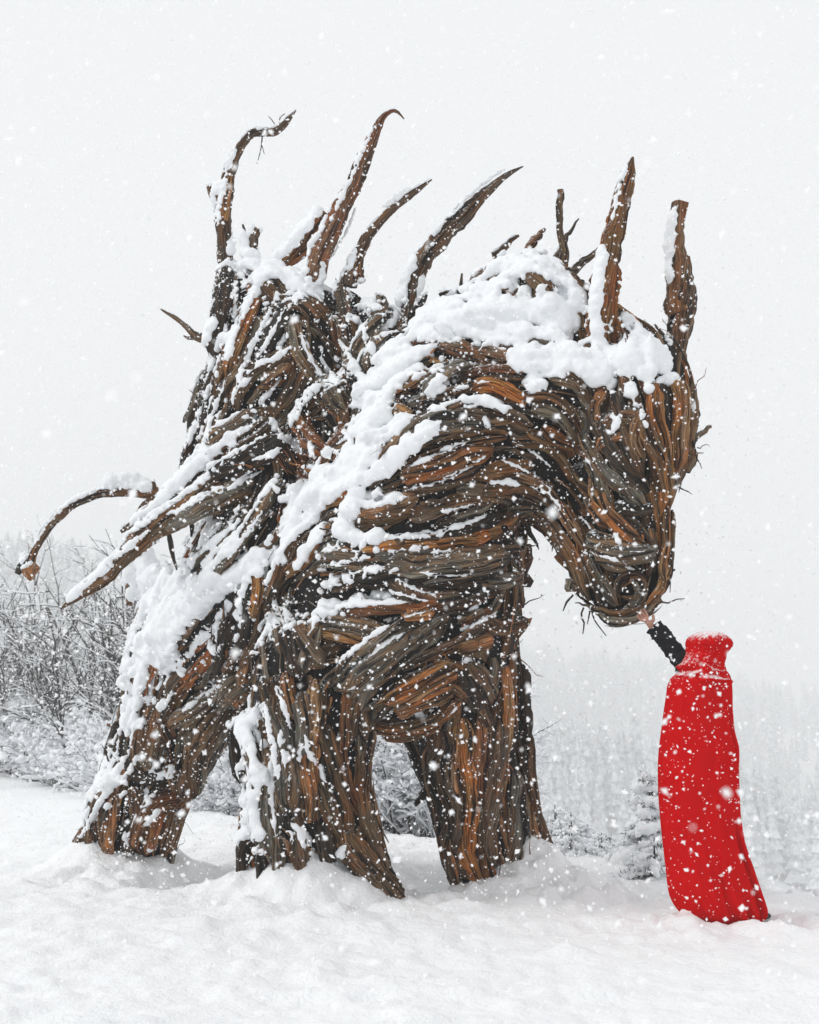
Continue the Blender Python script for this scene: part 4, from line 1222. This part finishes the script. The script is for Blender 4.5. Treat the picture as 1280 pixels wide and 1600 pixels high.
rowA, rowB, rowC, rowD, rowE, rowF = [], [], [], [], [], []
GT = 'tall leafless shrubs at the clearing edge'
k = 0
for px, dd, s in [(-60,3,1.0),(-10,1.5,.9),(35,4,1.1),(70,1.5,.95),(110,3,1.1),(150,1.2,1.0),(185,3.5,1.1),(215,1.5,1.0),(250,4,1.05),(20,8,1.1),(90,9,1.2),(160,8,1.2),(230,8,1.2),(290,6,.95),(335,5,.8),(375,7,.9),(420,6,.9)]:
    Y = 34 if px < 120 else 30 - (px - 120) * .03; Y += dd; x = (px - 640) / FPX * Y * .985
    (rowA if dd <= 3.6 and px < 260 else rowB if px < 260 else rowC).append(None); e_ = place('leafless_shrub', tall[k % 3], x, Y, s * 1.15, k * 1.7, 'tall bare snow laden shrub in the hazy thicket at the left edge of the clearing', 'shrub', GT); k += 1; _r = (rowA if dd <= 3.6 and px < 260 else rowB if px < 260 else rowC); _r[-1] = (px, e_)
GL = 'low snow laden shrubs along the clearing edge'
for px, dd, s in [(-20,0,1.2),(15,-.6,1.1),(50,0,1.3),(85,-.5,1.1),(120,.2,1.35),(150,-.8,1.2),(180,-.2,1.3),(210,-1,1.2),(240,-.5,1.1),(300,0,1.1),(330,.5,1.2),(360,.2,1.1),(390,.5,1.2)]:
    x0 = (px - 640) / FPX; Y = 20
    for _ in range(30): Y = edge_y(x0 * Y) 
    Y += dd + .6; x = x0 * Y * .977
    e_ = place('snow_laden_shrub', den[k % 2], x, Y, s * (Y / 24), k * 1.3, 'low shrub bowed under thick snow along the clearing edge at left', 'shrub', GL); k += 1; rowD.append((px, e_))
GM = 'bushy twigs seen between the front legs'
for px, dd, s in [(560,1.2,1.1),(590,.6,1.15),(620,.4,1.1),(650,.7,1.15),(680,.9,1.1),(710,1.4,1.1),(600,2.2,1.3),(640,2.6,1.3),(680,2.8,1.3)]:
    x0 = (px - 640) / FPX; Y = 20
    for _ in range(30): Y = edge_y(x0 * Y)
    Y += dd; x = x0 * Y * .977
    e_ = place('bare_bush', low[k % 2], x, Y, s, k * 1.1, 'dense bare bush with white lined twigs seen between the front legs', 'bush', GM); k += 1; (rowE if dd < 2 else rowF).append((px, e_))

name_row(rowA, 'tall bare snow laden shrub at left edge, %s of the darker near row')
name_row(rowB, 'tall bare shrub greyed by haze behind the left thicket, %s of that back row')
name_row(rowC, 'tall bare shrub behind the horse belly and hind legs, %s of those there')
name_row(rowD, 'low shrub bowed under thick snow at the left clearing edge, %s along that row')
name_row(rowE, 'dense bare bush seen between the front legs, %s in the nearer row')
name_row(rowF, 'taller bare bush behind the gap between front legs, %s of the back three')

# ------------------------------------------------------------------ snowy evergreens at the right edge
def evergreen(seed, h, wdt, tiers, spire):
    rg = np.random.default_rng(seed); W = Bag(); pts = []; rad = []
    Vv, Qq, _, _ = tube_np(np.array([[0, 0, 0], [0, 0, h * .5], [0, 0, h]]), [.02 * h + .008, .012 * h + .005, .004], 6, seed=seed); TR = mesh_np('trunk', Vv, Qq)
    for k in range(tiers):
        f = (k + .3) / tiers; z = h * (.06 + .94 * f); R_ = wdt * ((1 - f) ** (.9 if spire else .5)) + .02
        nb = 4 + int(7 * (1 - f))
        for q in range(nb):
            an = rg.uniform(0, 6.28); L = R_ * rg.uniform(.7, 1.1); d = np.array([math.cos(an), math.sin(an), 0])
            n = 6; t_ = np.linspace(0, 1, n); C = np.array([0, 0, z]) + d[None] * (t_ * L)[:, None]; C[:, 2] += L * (.25 * t_ - .35 * t_ * t_)
            for m in range(int(26 * (1.2 - f * .6))):                       # needles: short slivers round the branch
                u_ = rg.random(); c = np.array([np.interp(u_, t_, C[:, i]) for i in range(3)]); nd = d * .7 + rg.normal(0, .6, 3); nd /= np.linalg.norm(nd); ll = rg.uniform(.03, .065) * (1 + h * .3)
                sd_ = np.cross(nd, rg.normal(size=3)); sd_ /= np.linalg.norm(sd_); w_ = .0035 * (1 + h * .4)
                W.add(np.array([c - sd_ * w_, c + sd_ * w_, c + nd * ll + sd_ * w_ * .3, c + nd * ll - sd_ * w_ * .3]), np.array([[0, 1, 2, 3]]))
            for u_ in np.linspace(.25, 1, 6):
                if rg.random() < .8:
                    c = np.array([np.interp(u_, t_, C[:, i]) for i in range(3)]); rr = (.018 + .030 * rg.random()) * (.7 + .5 * h) * (1.1 - .5 * f)
                    pts.append(c + [rg.normal(0, .012), rg.normal(0, .012), rr * .45]); rad.append(rr); pts.append(c + rg.normal(0, .02, 3) + [0, 0, rr * .4]); rad.append(rr * .7)
    return [('trunk', TR, M_BARK, None), ('needles', W.mesh('needles', False), M_NEEDLE, 'stuff'), ('snow_load', grow('snow_load', pts, rad, .012, 3, .5), M_SNOW, 'stuff')]
ever = [evergreen(5, .75, .26, 8, True), evergreen(6, .50, .30, 5, False), evergreen(8, .34, .30, 4, False)]
GE = 'young snowy evergreens at the right edge'
for px, dd, v, s, lab in [(1017,.2,0,1.15,'pointed young spruce laden with snow behind the red cape'),(868,.2,1,1.0,'rounded snow capped evergreen beside the right front leg'),(893,-.2,1,.8,'snow capped evergreen just right of the one by the front leg'),(890,-.7,2,.8,'small low evergreen in front of the two rounded ones by the leg'),
                      (1000,.0,2,1.1,'low spreading evergreen left of the pointed spruce'),(1022,-.5,2,1.0,'low snow buried evergreen at the foot of the pointed spruce'),(940,.1,2,.8,'snow covered hummock bush midway between leg and pointed spruce'),(850,.8,1,.9,'evergreen half hidden behind the right front leg')]:
    x0 = (px - 640) / FPX; Y = 12
    for _ in range(30): Y = edge_y(x0 * Y)
    Y += dd; x = x0 * Y * .972
    place('young_evergreen', ever[v], x, Y, s, px * .7, lab, 'evergreen', None)
# mounds of snow along the right edge
bagp = []; bagr = []
for px in range(860, 1300, 7):
    x0 = (px - 640) / FPX * .972; Y = 12
    for _ in range(30): Y = edge_y(x0 * Y)
    Y += random.uniform(-.5, .3); x = x0 * Y
    if random.random() < (.7 if px < 1060 else .2):
        r = random.uniform(.06, .15) * (1 if px < 1060 else .6); bagp.append((x, Y, gz(x, Y) + r * .0)); bagr.append(r)
o = link('snow_mounds', grow('snow_mounds', bagp, bagr, .022, 4), M_GSNOW); tag(o, kind='stuff')

# ------------------------------------------------------------------ far forest
def fir(seed, tiers=7, sides=5):
    rg = np.random.default_rng(seed); V = []; F = []
    for k in range(tiers):
        f = k / tiers; z0 = .08 + .92 * f; R_ = .17 * (1 - f) ** .85 + .012; z1 = min(1.0, z0 + 1.5 / tiers)
        b = len(V); V.append((0, 0, z1))
        for q in range(sides * 2):
            an = q * math.pi / sides + k; rr = R_ * (1 if q % 2 == 0 else .55) * rg.uniform(.75, 1.2); V.append((math.cos(an) * rr, math.sin(an) * rr, z0 - .03 * rg.random()))
        for q in range(sides * 2): F.append((b, b + 1 + q, b + 1 + (q + 1) % (sides * 2)))
    return np.array(V), np.array(F)
mf, t_, b_, N_f, L_f = newmat('snow_hazed_fir'); tcs = N_f('ShaderNodeNewGeometry'); spx = N_f('ShaderNodeSeparateXYZ'); L_f(tcs.outputs['Normal'], spx.inputs[0])
nz = N_f('ShaderNodeTexNoise'); nz.inputs['Scale'].default_value = .8; nz.inputs['Detail'].default_value = 4; L_f(tcs.outputs['Position'], nz.inputs['Vector'])
adx = N_f('ShaderNodeMath'); adx.operation = 'MULTIPLY_ADD'; L_f(spx.outputs[2], adx.inputs[0]); adx.inputs[1].default_value = .5; L_f(nz.outputs[0], adx.inputs[2])
mrx = N_f('ShaderNodeMapRange'); mrx.inputs[1].default_value = .26; mrx.inputs[2].default_value = .70; L_f(adx.outputs[0], mrx.inputs[0])  # snow share of the firs, pushed whiter to paint in part of the haze
mmx = N_f('ShaderNodeMixRGB'); mmx.inputs[1].default_value = (.05, .06, .055, 1); mmx.inputs[2].default_value = (.72, .74, .76, 1); L_f(mrx.outputs[0], mmx.inputs[0]); L_f(mmx.outputs[0], b_.inputs['Base Color']); b_.inputs['Roughness'].default_value = .9
firs = [fir(s) for s in range(5)]
bg_ = Bag(); n = 0
while n < 5200:
    y = 290 + 600 * rng.random() ** .95; a_ = rng.uniform(-.5, .5); x = a_ * y
    if n < 90: x, y = rng.normal(43, 26), rng.normal(335, 18); a_ = 0
    elif n < 420: x, y = rng.normal(-130, 50), rng.normal(425, 28); a_ = 0
    dens = np.interp(a_, [-.5, .1, .2, .3, .5], [1, 1, .8, .45, .4])
    if y < 430 and a_ > .1: dens = 1
    if rng.random() > dens: continue
    Vf, Ff = firs[n % 5]; h = rng.uniform(13, 25); z = float(ground_z(np.array([x]), np.array([y]), False)[0]); an = rng.uniform(0, 6.28); cA, sA = math.cos(an), math.sin(an)
    W_ = np.stack([(Vf[:, 0] * cA - Vf[:, 1] * sA) * h + x, (Vf[:, 0] * sA + Vf[:, 1] * cA) * h + y, Vf[:, 2] * h + z - .5], -1)
    bg_.add(W_, Ff); n += 1
o = link('far_forest', bg_.mesh('far_forest', False), mf); tag(o, kind='stuff')
GF = 'hazy conifers beyond the thicket'
CL = ['faint tallest conifer in the haze at the far left edge above the shrubs', 'faint conifer between the two tallest ones above the left thicket', 'faint tall conifer in haze just under the drooping tail branch', 'faint conifer right of the tall one under the tail branch', 'faint short conifer in haze above the middle of the left thicket',
      'faint conifer in the haze, middle of three right of the front leg', 'faint conifer in the haze, right of three beside the front leg', 'faint conifer in the haze, left of three beside the front leg', 'faint conifer low on the hillside right of the red cape', 'faint conifer at the lower right edge of the picture']
fm = [mesh_np('crown', *f, False) for f in firs[:3]]
tv, tq, _, _ = tube_np(np.array([[0, 0, 0], [0, 0, .12]]), [.016, .014], 6, seed=1); tkm = mesh_np('trunk', tv, tq)
for k, (px, top, Y) in enumerate([(12,830,415),(45,870,420),(118,848,415),(150,880,425),(80,900,410),(935,1120,330),(985,1105,335),(900,1135,325),(1240,1345,340),(1270,1352,350)]):
    x = (px - 640) / FPX * Y * 1.01; z = gz(x, Y); zt = P(px, top, Y).z; 
    h = min(30, max(10, zt - z)); zb = z
    e = bpy.data.objects.new('conifer_tree', None); col.objects.link(e); e.location = (x, Y, zb); e.scale = (h, h, h); tag(e, CL[k], 'conifer', GF)
    if not fm[k % 3].materials: fm[k % 3].materials.append(mf)
    if not tkm.materials: tkm.materials.append(M_BARK)
    link('crown', fm[k % 3], None, e); link('trunk', tkm, None, e)

# ------------------------------------------------------------------ falling snow
N_FL = 98000
y = .6 + (12.5 - .6) * rng.random(N_FL * 2) ** .44; x = rng.uniform(-1, 1, N_FL * 2) * (y * .42 + .5); z = rng.uniform(-.05, 1, N_FL * 2) * 6.2
keepm = (z < CAMZ + .62 * y + .5) & (z > 0.02 + 0 * y) & (z > CAMZ - .35 * y - .1)
x, y, z = x[keepm][:N_FL], y[keepm][:N_FL], z[keepm][:N_FL]
V, F = flecks(np.stack([x, y, z], -1), None, .0022, .0085, 3.0)
o = link('falling_snow', mesh_np('falling_snow', V, F, False), M_FLAKE); tag(o, kind='stuff')
_tc = sorted([(len(m.loops) - 2 * len(m.polygons), m.name, m.users) for m in bpy.data.meshes if m.users], reverse=True)
print('tris', sum(t[0] for t in _tc), _tc[:14])
